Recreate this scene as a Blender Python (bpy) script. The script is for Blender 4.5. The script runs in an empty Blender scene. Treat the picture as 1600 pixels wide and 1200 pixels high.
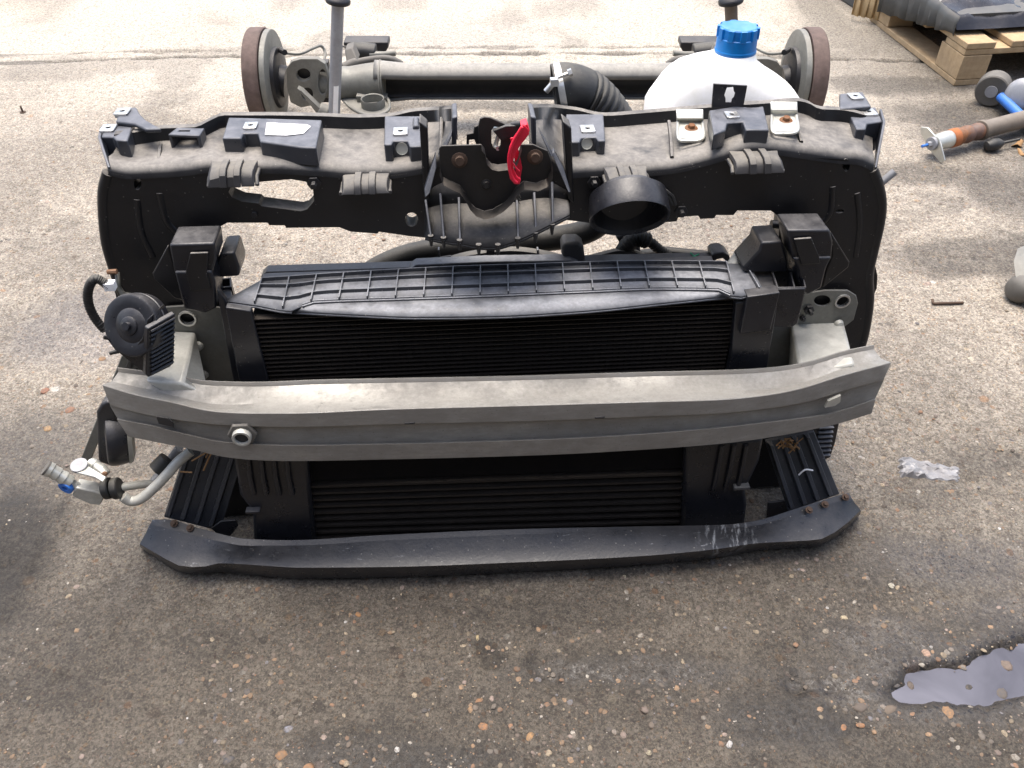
import bpy, bmesh, math, random
import numpy as np
from mathutils import Vector, Matrix
from mathutils.geometry import tessellate_polygon

S = bpy.context.scene
COL = S.collection
R = math.radians
random.seed(7)
rng = np.random.default_rng(11)

# ------------------------------------------------------------------ camera, sky, sun, exposure
CAM_H, PITCH, FPX = 1.15, R(42), 1340.0
cam = bpy.data.cameras.new('camera')
cam.sensor_width = 36
cam.lens = 36 * FPX / 1600
cam.clip_start, cam.clip_end = 0.02, 500
camo = bpy.data.objects.new('camera', cam)
camo.location = (0, 0, CAM_H)
camo.rotation_euler = (R(90) - PITCH, 0, 0)
COL.objects.link(camo)
S.camera = camo

SUN_EL, SUN_AZ = R(77), R(-25)            # azimuth measured from +Y (ahead of the camera) towards +X
world = bpy.data.worlds.new('World')
S.world = world
world.use_nodes = True
wn = world.node_tree
wn.nodes.clear()
w_out = wn.nodes.new('ShaderNodeOutputWorld')
w_bg = wn.nodes.new('ShaderNodeBackground')
w_sky = wn.nodes.new('ShaderNodeTexSky')
w_sky.sky_type = 'NISHITA'
w_sky.sun_disc = False
w_sky.sun_elevation = SUN_EL
w_sky.sun_rotation = SUN_AZ
w_sky.dust_density = 5.0
w_sky.air_density = 1.0
w_hs = wn.nodes.new('ShaderNodeHueSaturation')
w_hs.inputs['Saturation'].default_value = 0.95
wn.links.new(w_sky.outputs[0], w_hs.inputs['Color'])
wn.links.new(w_hs.outputs[0], w_bg.inputs[0])
w_bg.inputs[1].default_value = 0.12
wn.links.new(w_bg.outputs[0], w_out.inputs[0])

sun = bpy.data.lights.new('sun', 'SUN')
sun.energy = 1.2
sun.angle = R(40)
sun.color = (1.0, 0.95, 0.87)
suno = bpy.data.objects.new('sun', sun)
COL.objects.link(suno)
sdir = Vector((math.sin(SUN_AZ) * math.cos(SUN_EL), math.cos(SUN_AZ) * math.cos(SUN_EL), math.sin(SUN_EL)))
suno.rotation_euler = sdir.to_track_quat('Z', 'Y').to_euler()
suno.location = sdir * 20

S.view_settings.view_transform = 'Standard'
S.view_settings.look = 'None'
S.view_settings.gamma = 1
S.view_settings.use_curve_mapping = False
S.view_settings.exposure = 1.5
S.render.engine = 'CYCLES'
S.cycles.max_bounces = 6
S.cycles.use_denoising = True

# ------------------------------------------------------------------ frames: where things stand in the yard
sT, cT = math.sin(PITCH), math.cos(PITCH)


def ray(px, py):
    u, v = (px - 800) / FPX, (py - 600) / FPX
    return Vector((u, cT - v * sT, -(sT + v * cT)))


def W(px, py, Y):
    r = ray(px, py)
    return Vector((0, 0, CAM_H)) + r * (Y / r.y)


def G(px, py, z=0.0):
    r = ray(px, py)
    return Vector((0, 0, CAM_H)) + r * ((z - CAM_H) / r.z)


MOD = Matrix.Translation((-0.02, 0.80, 0)) @ Matrix.Rotation(R(4), 4, 'Z') @ Matrix.Rotation(R(-3), 4, 'X')
MINV = MOD.inverted()
CL = MINV @ Vector((0, 0, CAM_H))


def lray(px, py):
    return MINV.to_3x3() @ ray(px, py)


def L(px, py, d):          # point of the front end assembly, at depth d behind its bumper line
    r = lray(px, py)
    return CL + r * ((d - CL.y) / r.y)


def Lz(px, py, z):         # point of the front end assembly, at height z
    r = lray(px, py)
    return CL + r * ((z - CL.z) / r.z)


# ------------------------------------------------------------------ materials
MATS = {}


def new_mat(name):
    m = bpy.data.materials.new(name)
    m.use_nodes = True
    nt = m.node_tree
    b = nt.nodes['Principled BSDF']
    MATS[name] = m
    return m, nt, b


def N(nt, t, **kw):
    n = nt.nodes.new(t)
    for k, v in kw.items():
        setattr(n, k, v)
    return n


def inp(n, **kw):
    for k, v in kw.items():
        n.inputs[k.replace('_', ' ')].default_value = v
    return n


def ramp(nt, src, stops, interp='LINEAR'):
    r = N(nt, 'ShaderNodeValToRGB')
    r.color_ramp.interpolation = interp
    els = r.color_ramp.elements
    while len(els) < len(stops):
        els.new(0.5)
    for e, (p, c) in zip(els, stops):
        e.position = p
        e.color = (c, c, c, 1) if isinstance(c, (int, float)) else (*c, 1)
    nt.links.new(src, r.inputs[0])
    return r.outputs[0]


def noise(nt, vec, scale, detail=4, rough=0.6, dist=0.0):
    n = N(nt, 'ShaderNodeTexNoise')
    inp(n, Scale=scale, Detail=detail, Roughness=rough, Distortion=dist)
    if vec is not None:
        nt.links.new(vec, n.inputs['Vector'])
    return n.outputs['Fac']


def math_(nt, op, a, b=None, clamp=False):
    n = N(nt, 'ShaderNodeMath', operation=op, use_clamp=clamp)
    for i, x in enumerate((a, b)):
        if x is None:
            continue
        if isinstance(x, (int, float)):
            n.inputs[i].default_value = x
        else:
            nt.links.new(x, n.inputs[i])
    return n.outputs[0]


def mix(nt, fac, a, b, mode='MIX'):
    n = N(nt, 'ShaderNodeMix', data_type='RGBA', blend_type=mode)
    for sock, x in ((n.inputs[0], fac), (n.inputs[6], a), (n.inputs[7], b)):
        if isinstance(x, (int, float)):
            sock.default_value = x
        elif isinstance(x, tuple):
            sock.default_value = (*x, 1)
        else:
            nt.links.new(x, sock)
    return n.outputs[2]


def coords(nt, scale=None):
    return N(nt, 'ShaderNodeTexCoord').outputs['Object']


def surf(name, base, rough=0.5, metal=0.0, dust=0.0, dust_col=(0.32, 0.30, 0.27), dirt=0.0, dirt_col=(0.07, 0.055, 0.04),
         bump=0.15, bscale=220, rust=0.0, speck=0.0, spec=0.5, scratch=0.0, grime=0.0, spot=None, streak=0.0, dirt_scale=14, two=None):
    m, nt, b = new_mat(name)
    v = coords(nt)
    col = None
    n1 = noise(nt, v, dirt_scale, 6, 0.65)
    n2 = noise(nt, v, 160, 4, 0.7)
    n3 = noise(nt, v, 45, 5, 0.6)
    col = mix(nt, ramp(nt, n3, [(0.3, 0.0), (0.7, 1.0)]), base, two if two else tuple(min(1, c * 1.25) for c in base))
    ro = ramp(nt, n3, [(0.3, max(0.05, rough - 0.08)), (0.7, min(1, rough + 0.08))])
    me = metal
    if dirt:
        f = math_(nt, 'MULTIPLY', ramp(nt, math_(nt, 'ADD', math_(nt, 'MULTIPLY', n1, 0.7), math_(nt, 'MULTIPLY', n2, 0.3)),
                                       [(0.38, 0.0), (0.66, 1.0)]), dirt)
        col = mix(nt, f, col, dirt_col)
        ro = mix(nt, f, ro, (0.9, 0.9, 0.9))
        if metal:
            me = math_(nt, 'MULTIPLY', math_(nt, 'SUBTRACT', 1.0, f), metal)
    if grime:          # road spray caked on the faces that looked down the road
        g = N(nt, 'ShaderNodeNewGeometry')
        sx = N(nt, 'ShaderNodeSeparateXYZ')
        nt.links.new(g.outputs['Normal'], sx.inputs[0])
        st = N(nt, 'ShaderNodeMapping')
        st.inputs['Scale'].default_value = (0.5, 1, 1.6)
        nt.links.new(v, st.inputs[0])
        f = math_(nt, 'MULTIPLY', ramp(nt, math_(nt, 'MULTIPLY', sx.outputs[1], -1.0), [(0.35, 0.0), (0.85, 1.0)]),
                  math_(nt, 'MULTIPLY', ramp(nt, noise(nt, st.outputs[0], 22, 6, 0.7), [(0.36, 0.3), (0.60, 1.0)]), grime))
        col = mix(nt, f, col, mix(nt, n2, (0.12, 0.10, 0.08), (0.30, 0.27, 0.225)))
        ro = mix(nt, f, ro, (0.85, 0.85, 0.85))
        if metal:
            me = math_(nt, 'MULTIPLY', me, math_(nt, 'SUBTRACT', 1.0, f))
    if streak:         # rolling lines and dried drips along the length
        sk = N(nt, 'ShaderNodeMapping')
        sk.inputs['Scale'].default_value = (0.35, 1, 2.2)
        nt.links.new(v, sk.inputs[0])
        f = math_(nt, 'MULTIPLY', ramp(nt, noise(nt, sk.outputs[0], 90, 8, 0.8), [(0.36, 0.0), (0.66, 1.0)]), streak)
        col = mix(nt, f, col, (0.13, 0.115, 0.095))
        sp_ = N(nt, 'ShaderNodeTexVoronoi')
        inp(sp_, Scale=120.0)
        nt.links.new(v, sp_.inputs['Vector'])
        col = mix(nt, math_(nt, 'MULTIPLY', ramp(nt, sp_.outputs['Distance'], [(0.05, 1.0), (0.14, 0.0)]), 0.45), col, (0.08, 0.065, 0.05))
    if rust:
        f = ramp(nt, n1, [(0.52 - rust * 0.3, 0.0), (0.62 - rust * 0.2, 1.0)])
        rc = mix(nt, n2, (0.09, 0.03, 0.012), (0.30, 0.12, 0.04))
        col = mix(nt, f, col, rc)
        ro = mix(nt, f, ro, (0.9, 0.9, 0.9))
    if dust:
        g = N(nt, 'ShaderNodeNewGeometry')
        sx = N(nt, 'ShaderNodeSeparateXYZ')
        nt.links.new(g.outputs['Normal'], sx.inputs[0])
        up = ramp(nt, sx.outputs[2], [(0.5, 0.0), (0.96, 1.0)])
        pn = ramp(nt, math_(nt, 'ADD', math_(nt, 'MULTIPLY', n1, 0.6), math_(nt, 'MULTIPLY', n3, 0.4)), [(0.36, 0.25), (0.56, 1.0)])
        pf = ramp(nt, n2, [(0.25, 0.55), (0.7, 1.0)])
        f = math_(nt, 'MULTIPLY', math_(nt, 'MULTIPLY', up, pn), math_(nt, 'MULTIPLY', pf, dust))
        col = mix(nt, f, col, dust_col)
        ro = mix(nt, f, ro, (0.95, 0.95, 0.95))
    if scratch:
        sc = N(nt, 'ShaderNodeMapping')
        sc.inputs['Scale'].default_value = (1, 1, 8)
        sc.inputs['Rotation'].default_value = (0.3, 0.5, 0.2)
        nt.links.new(v, sc.inputs[0])
        f = math_(nt, 'MULTIPLY', ramp(nt, noise(nt, sc.outputs[0], 40, 8, 0.75), [(0.62, 0.0), (0.72, 1.0)]), scratch)
        col = mix(nt, f, col, (0.4, 0.41, 0.42))
    if spot:           # a pale paint scrape at one place
        vd = N(nt, 'ShaderNodeVectorMath', operation='DISTANCE')
        nt.links.new(v, vd.inputs[0])
        vd.inputs[1].default_value = spot[:3]
        near_ = ramp(nt, vd.outputs['Value'], [(spot[3] * 0.4, 1.0), (spot[3], 0.0)])
        sm = N(nt, 'ShaderNodeMapping')
        sm.inputs['Scale'].default_value = (2.5, 0.8, 0.8)
        nt.links.new(v, sm.inputs[0])
        f = math_(nt, 'MULTIPLY', near_, ramp(nt, noise(nt, sm.outputs[0], 55, 6, 0.7), [(0.52, 0.0), (0.64, 0.55)]))
        col = mix(nt, f, col, (0.42, 0.44, 0.46))
        ro = mix(nt, f, ro, (0.8, 0.8, 0.8))
    if speck:
        vo = N(nt, 'ShaderNodeTexVoronoi')
        inp(vo, Scale=90.0)
        nt.links.new(v, vo.inputs['Vector'])
        f = math_(nt, 'MULTIPLY', ramp(nt, vo.outputs['Distance'], [(0.06, 1.0), (0.11, 0.0)]), speck)
        col = mix(nt, f, col, (0.36, 0.34, 0.30))
    nt.links.new(col, b.inputs['Base Color'])
    nt.links.new(ro, b.inputs['Roughness'])
    if isinstance(me, (int, float)):
        b.inputs['Metallic'].default_value = me
    else:
        nt.links.new(me, b.inputs['Metallic'])
    b.inputs['Specular IOR Level'].default_value = spec
    if bump:
        bp = N(nt, 'ShaderNodeBump')
        inp(bp, Strength=bump, Distance=0.002)
        nt.links.new(noise(nt, v, bscale, 4, 0.6), bp.inputs['Height'])
        nt.links.new(bp.outputs[0], b.inputs['Normal'])
    return m


PLASTIC = surf('black_plastic', (0.007, 0.007, 0.0085), 0.40, dust=0.85, speck=0.25, dirt=0.12, dirt_col=(0.05, 0.045, 0.04))
CLEANPL = surf('clean_black_plastic', (0.013, 0.0135, 0.017), 0.32, dust=0.28, speck=0.2, dust_col=(0.32, 0.31, 0.30))
BRKT = surf('bracket_plastic', (0.034, 0.037, 0.045), 0.34, dust=0.5, speck=0.25, dust_col=(0.29, 0.30, 0.33))  # bluish tint on upward faces paints in the sky sheen
CLIPPL = surf('weathered_grey_plastic', (0.05, 0.05, 0.053), 0.5, dust=0.75, dirt=0.2, dust_col=(0.27, 0.25, 0.21))
SPLITPL = surf('scuffed_black_plastic', (0.015, 0.016, 0.020), 0.27, dust=0.14, speck=0.5, scratch=0.7, spot=(*Lz(1140, 848, 0.06), 0.055), dirt=0.15, dust_col=(0.25, 0.25, 0.25))
RIBPL = surf('ribbed_black_plastic', (0.045, 0.048, 0.056), 0.36, dust=0.6, speck=0.3)
SHROUD = surf('shroud_plastic', (0.045, 0.048, 0.056), 0.30, dust=1.0, speck=0.5, dirt=0.1, dust_col=(0.34, 0.35, 0.37))
RUBBER = surf('hose_rubber', (0.016, 0.016, 0.016), 0.5, dust=0.5, dust_col=(0.22, 0.21, 0.18), speck=0.1)
CORE = surf('cooler_core', (0.006, 0.006, 0.007), 0.75, metal=0.0, dirt=0.3, dirt_col=(0.02, 0.016, 0.013), spec=0.08)
COREBAR = surf('cooler_bar', (0.035, 0.03, 0.026), 0.6, metal=0.3, dirt=0.5, dirt_col=(0.035, 0.028, 0.022), spec=0.2)
ALU = surf('dirty_aluminium', (0.40, 0.395, 0.375), 0.38, metal=0.8, dust=0.6, dust_col=(0.19, 0.185, 0.17), streak=0.22, dirt=0.5, dirt_col=(0.16, 0.135, 0.105), bump=0.1, dirt_scale=9, grime=0.6)  # top dust also paints in a dimmer light from above
ALUCAST = surf('pale_aluminium', (0.50, 0.50, 0.46), 0.5, metal=0.5, dirt=0.45, dirt_col=(0.2, 0.18, 0.14))
ZINC = surf('zinc_plate', (0.55, 0.55, 0.50), 0.38, metal=0.7, dirt=0.2, dirt_col=(0.3, 0.3, 0.26))
CHROME = surf('bright_clip_steel', (0.62, 0.62, 0.60), 0.28, metal=0.9, dirt=0.25, dirt_col=(0.2, 0.17, 0.12), bump=0.05)
RUST = surf('rusty_steel', (0.17, 0.10, 0.06), 0.75, metal=0.3, rust=0.3, two=(0.26, 0.16, 0.10))
RUSTD = surf('old_bolt_steel', (0.07, 0.042, 0.028), 0.75, metal=0.2, two=(0.10, 0.065, 0.045))
DRUMR = surf('rusty_drum', (0.10, 0.068, 0.058), 0.75, metal=0.2, two=(0.19, 0.135, 0.12), dirt=0.45)
GREYSTEEL = surf('dirty_grey_steel', (0.20, 0.20, 0.18), 0.5, metal=0.35, dust=0.4, dirt=0.5, dirt_col=(0.10, 0.09, 0.07))
AXLEST = surf('axle_steel', (0.10, 0.10, 0.095), 0.42, metal=0.2, dust=0.7, dirt=0.3, dust_col=(0.5, 0.48, 0.43), rust=0.0)
DARKST = surf('dark_steel', (0.02, 0.02, 0.022), 0.45, metal=0.2, dust=0.3)
LATCH = surf('latch_steel', (0.012, 0.012, 0.013), 0.4, dust=0.45, dirt=0.2, dust_col=(0.25, 0.22, 0.18))
RED = surf('red_plastic', (0.72, 0.012, 0.045), 0.42, dust=0.15, bump=0.05)
BLUE = surf('blue_cap_plastic', (0.004, 0.18, 0.52), 0.35, bump=0.03, dust=0.25, dust_col=(0.6, 0.65, 0.7))
BLUEP = surf('blue_paint', (0.03, 0.16, 0.55), 0.4, dust=0.1, dirt=0.15)
WHITEP = surf('white_tank_plastic', (0.86, 0.85, 0.80), 0.4, bump=0.03)
PAPER = surf('white_paper', (0.85, 0.85, 0.83), 0.8, bump=0.05)
WOOD = surf('pallet_wood', (0.42, 0.30, 0.17), 0.8, dirt=0.45, dirt_col=(0.2, 0.15, 0.10), two=(0.52, 0.39, 0.24), spec=0.2)
CARD = surf('corrugated_cardboard', (0.46, 0.34, 0.19), 0.85, dirt=0.15, dirt_col=(0.3, 0.22, 0.13), spec=0.2)
FILM = surf('black_wrapping_film', (0.012, 0.012, 0.016), 0.16, bump=0.3, bscale=60, dust=0.12)
BOXM = surf('grey_cabinet_paint', (0.055, 0.06, 0.062), 0.5, dust=0.3, dirt=0.3)
GREYBUSH = surf('grey_rubber', (0.10, 0.095, 0.085), 0.65, dust=0.3, dirt=0.3)
SHOCKG = surf('grey_shock_paint', (0.30, 0.31, 0.33), 0.42, metal=0.2, dust=0.2, dirt=0.25)
SHOCKB = surf('brown_dust_tube', (0.16, 0.13, 0.10), 0.6, dust=0.4, dirt=0.4)
BUMPR = surf('brown_bump_rubber', (0.11, 0.065, 0.05), 0.6, dust=0.25, rust=0.15)
ORANGE = surf('orange_rust', (0.42, 0.13, 0.035), 0.7, dirt=0.4)
LEAF = surf('dead_leaf', (0.25, 0.13, 0.05), 0.8, two=(0.36, 0.22, 0.10))
FOIL = surf('crushed_film', (0.24, 0.24, 0.245), 0.35, metal=0.2, dirt=0.75, dirt_col=(0.12, 0.11, 0.11), bump=0.5)
GREEN = surf('green_marker', (0.03, 0.28, 0.13), 0.6)
TYRE = surf('tyre_rubber', (0.02, 0.02, 0.021), 0.7, dust=0.3)


# ------------------------------------------------------------------ mesh helpers
def tag(o, label=None, cat=None, group=None, kind=None):
    if label: o['label'] = label
    if cat: o['category'] = cat
    if group: o['group'] = group
    if kind: o['kind'] = kind
    return o


def empty(name, matrix, label, cat, group=None):
    o = bpy.data.objects.new(name, None)
    o.empty_display_size = 0.05
    o.matrix_world = matrix
    COL.objects.link(o)
    return tag(o, label, cat, group)


def catmull(pts, n):
    pts = [Vector(p) for p in pts]
    if len(pts) < 3 or n <= 1:
        return pts
    out = []
    P = [pts[0] * 2 - pts[1]] + pts + [pts[-1] * 2 - pts[-2]]
    for i in range(1, len(P) - 2):
        a, b, c, d = P[i - 1], P[i], P[i + 1], P[i + 2]
        for k in range(n):
            t = k / n
            out.append(0.5 * (2 * b + (c - a) * t + (2 * a - 5 * b + 4 * c - d) * t * t + (3 * b - a - 3 * c + d) * t ** 3))
    out.append(pts[-1])
    return out


def pline(poly, n):
    """smooth polyline through picture points, n samples evenly in x"""
    x = np.array([p[0] for p in poly], float)
    y = np.array([p[1] for p in poly], float)
    h = np.diff(x)
    dl = np.diff(y) / h
    m = np.zeros(len(x))
    m[0], m[-1] = dl[0], dl[-1]
    for i in range(1, len(x) - 1):
        m[i] = 0 if dl[i - 1] * dl[i] <= 0 else 2 * dl[i - 1] * dl[i] / (dl[i - 1] + dl[i])
    xs = np.linspace(x[0], x[-1], n)
    k = np.clip(np.searchsorted(x, xs, side='right') - 1, 0, len(h) - 1)
    t = (xs - x[k]) / h[k]
    ys = ((2 * t ** 3 - 3 * t ** 2 + 1) * y[k] + (t ** 3 - 2 * t ** 2 + t) * h[k] * m[k]
          + (-2 * t ** 3 + 3 * t ** 2) * y[k + 1] + (t ** 3 - t ** 2) * h[k] * m[k + 1])
    return list(zip(xs.tolist(), ys.tolist()))


class MB:
    def __init__(self):
        self.v, self.f = [], []

    def add(self, verts, faces):
        o = len(self.v)
        self.v += [tuple(p) for p in verts]
        self.f += [tuple(i + o for i in f) for f in faces]
        return self

    def prism(self, loop, vec, holes=()):
        vec = Vector(vec)
        loops = [[Vector(p) for p in loop]] + [[Vector(p) for p in h] for h in holes]
        flat = [p for l in loops for p in l]
        n = len(flat)
        if holes:
            caps = [tuple(t) for t in tessellate_polygon(loops)]
        else:
            caps = [tuple(range(n))]
        faces = []
        nor = Vector((0, 0, 0))
        l0 = loops[0]
        for i in range(len(l0)):
            nor += l0[i].cross(l0[(i + 1) % len(l0)])
        for t in caps:
            if len(t) == 3:
                tn = (flat[t[1]] - flat[t[0]]).cross(flat[t[2]] - flat[t[0]])
            else:
                tn = nor
            if tn.dot(vec) > 0:
                t = t[::-1]
            faces.append(t)
            faces.append(tuple(i + n for i in t[::-1]))
        o = 0
        for l in loops:
            k = len(l)
            for i in range(k):
                j = (i + 1) % k
                faces.append((o + i, o + j, o + j + n, o + i + n))
            o += k
        return self.add(flat + [p + vec for p in flat], faces)

    def box(self, c, size, rot=None):
        c = Vector(c)
        h = Vector(size) / 2
        vs = []
        for z in (-1, 1):
            for x, y in ((-1, -1), (1, -1), (1, 1), (-1, 1)):
                p = Vector((x * h.x, y * h.y, z * h.z))
                if rot is not None: p = rot @ p
                vs.append(c + p)
        return self.add(vs, [(3, 2, 1, 0), (4, 5, 6, 7), (0, 1, 5, 4), (1, 2, 6, 5), (2, 3, 7, 6), (3, 0, 4, 7)])

    def grid(self, rows, close=False):
        n, k = len(rows), len(rows[0])
        fs = []
        for i in range(n - 1):
            for j in range(k if close else k - 1):
                a, b = i * k + j, i * k + (j + 1) % k
                fs.append((a, b, b + k, a + k))
        return self.add([p for r in rows for p in r], fs)

    def tube(self, path, r, seg=12, cap=True, squash=None):
        path = [Vector(p) for p in path]
        n = len(path)
        rr = r if isinstance(r, (list, tuple)) else [r] * n
        rows = []
        up = None
        for i, p in enumerate(path):
            t = (path[min(i + 1, n - 1)] - path[max(i - 1, 0)]).normalized()
            if up is None:
                up = Vector((0, 0, 1)) if abs(t.z) < 0.9 else Vector((0, 1, 0))
            s = t.cross(up).normalized()
            up = s.cross(t).normalized()
            q = squash or (1, 1)
            rows.append([p + (s * math.cos(a) * q[0] + up * math.sin(a) * q[1]) * rr[i]
                         for a in (2 * math.pi * j / seg for j in range(seg))])
        o = len(self.v)
        self.grid(rows, close=True)
        if cap:
            self.f.append(tuple(o + j for j in range(seg))[::-1])
            self.f.append(tuple(o + (n - 1) * seg + j for j in range(seg)))
        return self

    def lathe(self, c, axis, prof, seg=32, squash=1.0, cap=(False, False)):
        """prof: list of (along axis, radius)"""
        axis = Vector(axis).normalized()
        q = axis.to_track_quat('Z', 'Y')
        c = Vector(c)
        rows = [[c + q @ Vector((r * math.cos(2 * math.pi * j / seg), r * squash * math.sin(2 * math.pi * j / seg), h))
                 for j in range(seg)] for h, r in prof]
        o = len(self.v)
        self.grid(rows, close=True)
        if cap[0]: self.f.append(tuple(o + j for j in range(seg))[::-1])
        if cap[1]: self.f.append(tuple(o + (len(rows) - 1) * seg + j for j in range(seg)))
        return self

    def build(self, name, mat, parent=None, bevel=0.0, solid=0.0, sharp=38, offset=-1, sub=0):
        me = bpy.data.meshes.new(name)
        me.from_pydata(self.v, [], self.f)
        bm = bmesh.new()
        bm.from_mesh(me)
        if not solid:
            bmesh.ops.recalc_face_normals(bm, faces=bm.faces)
        bm.to_mesh(me)
        bm.free()
        me.validate()
        for p in me.polygons: p.use_smooth = True
        me.set_sharp_from_angle(angle=R(sharp))
        me.materials.append(mat)
        o = bpy.data.objects.new(name, me)
        COL.objects.link(o)
        if parent is not None:
            o.parent = parent
        if solid:
            md = o.modifiers.new('thickness', 'SOLIDIFY')
            md.thickness = solid
            md.offset = offset
        if sub:
            md = o.modifiers.new('smooth', 'SUBSURF')
            md.levels = md.render_levels = sub
        if bevel:
            md = o.modifiers.new('edge', 'BEVEL')
            md.width = bevel
            md.segments = 2
            md.limit_method = 'ANGLE'
            md.angle_limit = R(40)
        return o


def ell(cx, cy, rx, ry, n=20, f=None, a0=0.0):
    pts = [(cx + rx * math.cos(a0 + 2 * math.pi * i / n), cy + ry * math.sin(a0 + 2 * math.pi * i / n)) for i in range(n)]
    return [f(*p) for p in pts] if f else pts


def Lp(poly, d):
    return [L(x, y, d) for x, y in poly]


def Zp(poly, z):
    return [Lz(x, y, z) for x, y in poly]


def dup(o, loc=None, rot=None, parent=None, children=True):
    c = o.copy()
    COL.objects.link(c)
    if parent is not None: c.parent = parent
    if loc is not None: c.location = loc
    if rot is not None: c.rotation_euler = rot
    if children:
        for ch in list(o.children):
            dup(ch, parent=c)
    return c



# ------------------------------------------------------------------ ground
_tab = np.random.default_rng(5).random((256, 256))


def vnoise(x, y, s=0):
    xi, yi = np.floor(x).astype(int), np.floor(y).astype(int)
    fx, fy = x - xi, y - yi
    fx, fy = fx * fx * (3 - 2 * fx), fy * fy * (3 - 2 * fy)
    t = lambda a, b: _tab[(a + s * 37) % 256, (b + s * 91) % 256]
    return (t(xi, yi) * (1 - fx) + t(xi + 1, yi) * fx) * (1 - fy) + (t(xi, yi + 1) * (1 - fx) + t(xi + 1, yi + 1) * fx) * fy


def fbm(x, y, o=4, s=0):
    a, r = 0.5, 0
    for k in range(o):
        r = r + a * vnoise(x * 2 ** k, y * 2 ** k, s + k)
        a *= 0.5
    return r / (1 - 0.5 ** o)


def sstep(a, b, x):
    t = np.clip((x - a) / (b - a), 0, 1)
    return t * t * (3 - 2 * t)


POOL_PX = [(1372, 1078), (1392, 1062), (1402, 1058), (1412, 1045), (1440, 1036), (1462, 1026), (1490, 1031), (1504, 1026), (1518, 1020),
           (1540, 1016), (1556, 1010), (1580, 1004), (1604, 994), (1650, 985), (1740, 990), (1780, 1040), (1700, 1085), (1640, 1098),
           (1600, 1094), (1575, 1104), (1545, 1103), (1528, 1111), (1506, 1107), (1485, 1104), (1466, 1108), (1450, 1114), (1430, 1110), (1405, 1104), (1388, 1094)]
POOL = np.array([G(*p).to_2d()[:] for p in POOL_PX])


def pool_sd(x, y):
    """signed distance to the puddle outline, negative inside"""
    d = np.full(x.shape, 9.0)
    ins = np.zeros(x.shape, bool)
    n = len(POOL)
    for i in range(n):
        a, b = POOL[i], POOL[(i + 1) % n]
        e = b - a
        t = np.clip(((x - a[0]) * e[0] + (y - a[1]) * e[1]) / (e @ e), 0, 1)
        d = np.minimum(d, np.hypot(x - a[0] - t * e[0], y - a[1] - t * e[1]))
        c = (a[1] > y) != (b[1] > y)
        ins ^= c & (x < (b[0] - a[0]) * (y - a[1]) / (b[1] - a[1] + 1e-12) + a[0])
    return np.where(ins, -d, d)


def line_dist(x, y, pts):
    d = np.full(x.shape, 9.0)
    for a, b in zip(pts[:-1], pts[1:]):
        a, b = np.array(a), np.array(b)
        e = b - a
        t = np.clip(((x - a[0]) * e[0] + (y - a[1]) * e[1]) / (e @ e), 0, 1)
        d = np.minimum(d, np.hypot(x - a[0] - t * e[0], y - a[1] - t * e[1]))
    return d


def axis_steps(lo, a, b, hi, st):
    out = list(np.arange(a, b, st))
    k, x = st, a
    left = []
    while x > lo:
        k *= 1.35
        x -= k
        left.append(x)
    k, x = st, out[-1]
    right = []
    while x < hi:
        k *= 1.35
        x += k
        right.append(x)
    return np.array(left[::-1] + out + right)


gx = axis_steps(-60, -1.45, 1.75, 60, 0.0062)
gy = axis_steps(-20, 0.26, 3.15, 90, 0.0062)
X, Y = np.meshgrid(gx, gy)
near = ((X > -1.6) & (X < 1.9) & (Y > 0.1) & (Y < 3.4)).astype(float)
sd = np.full(X.shape, 9.0)
msk = (X > 0.2) & (X < 1.3) & (Y > 0.2) & (Y < 1.1)
sd[msk] = pool_sd(X[msk], Y[msk])
wob = (fbm(X * 40, Y * 40, 3, 3) - 0.5) * 0.02 + (fbm(X * 14, Y * 14, 3, 4) - 0.5) * 0.012
sdw = sd + wob
Z = (fbm(X * 3, Y * 3, 3) - 0.5) * 0.007 + (fbm(X * 42, Y * 42, 3, 9) - 0.5) * 0.0045
pits = fbm(X * 22, Y * 22, 3, 21)
Z -= sstep(0.62, 0.75, pits) * 0.0035
calm = sstep(0.0, 0.12, np.abs(sd))
Z = Z * (0.35 + 0.65 * calm) * near
Z -= 0.016 * (1 - sstep(-0.022, 0.001, sdw))
Z += 0.0022 * (1 - sstep(0.0, 0.05, np.abs(sdw - 0.012)))
# joints across the concrete behind the axle, and a ragged wet crack in front
j1 = [G(x, y).to_2d()[:] for x, y in ((-300, 108), (30, 99), (200, 92), (390, 86), (700, 85), (1080, 82), (1300, 92), (1500, 96))]
j2 = [G(x, y).to_2d()[:] for x, y in ((-300, 92), (30, 86), (250, 80), (400, 78), (800, 74), (1100, 72))]
dj1 = line_dist(X, Y, j1) + (fbm(X * 14, Y * 14, 3, 31) - 0.5) * 0.035
dj2 = line_dist(X, Y, j2) + (fbm(X * 14, Y * 14, 3, 33) - 0.5) * 0.04
Z -= 0.009 * (1 - sstep(0.003, 0.014, np.abs(dj1))) * near + 0.006 * (1 - sstep(0.002, 0.010, np.abs(dj2))) * near
ck = [G(x, y).to_2d()[:] for x, y in ((760, 1020), (830, 1035), (900, 1040), (1000, 1035), (1080, 1046), (1180, 1062), (1270, 1070), (1375, 1062))]
dck = line_dist(X, Y, ck) + (fbm(X * 30, Y * 30, 3, 41) - 0.5) * 0.05
Z -= 0.005 * (1 - sstep(0.004, 0.018, np.abs(dck))) * near * sstep(0.35, 0.5, fbm(X * 9, Y * 9, 2, 43))


def blob(px, py, rx, ry, soft=0.5, amp=0.9, s=0):
    c = G(px, py)
    q = np.hypot((X - c.x) / rx, (Y - c.y) / ry) + (fbm(X * 7, Y * 7, 4, 50 + s) - 0.5) * amp + (fbm(X * 35, Y * 35, 3, 70 + s) - 0.5) * 0.5
    return 1 - sstep(1 - soft, 1 + soft * 0.4, q)


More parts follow.
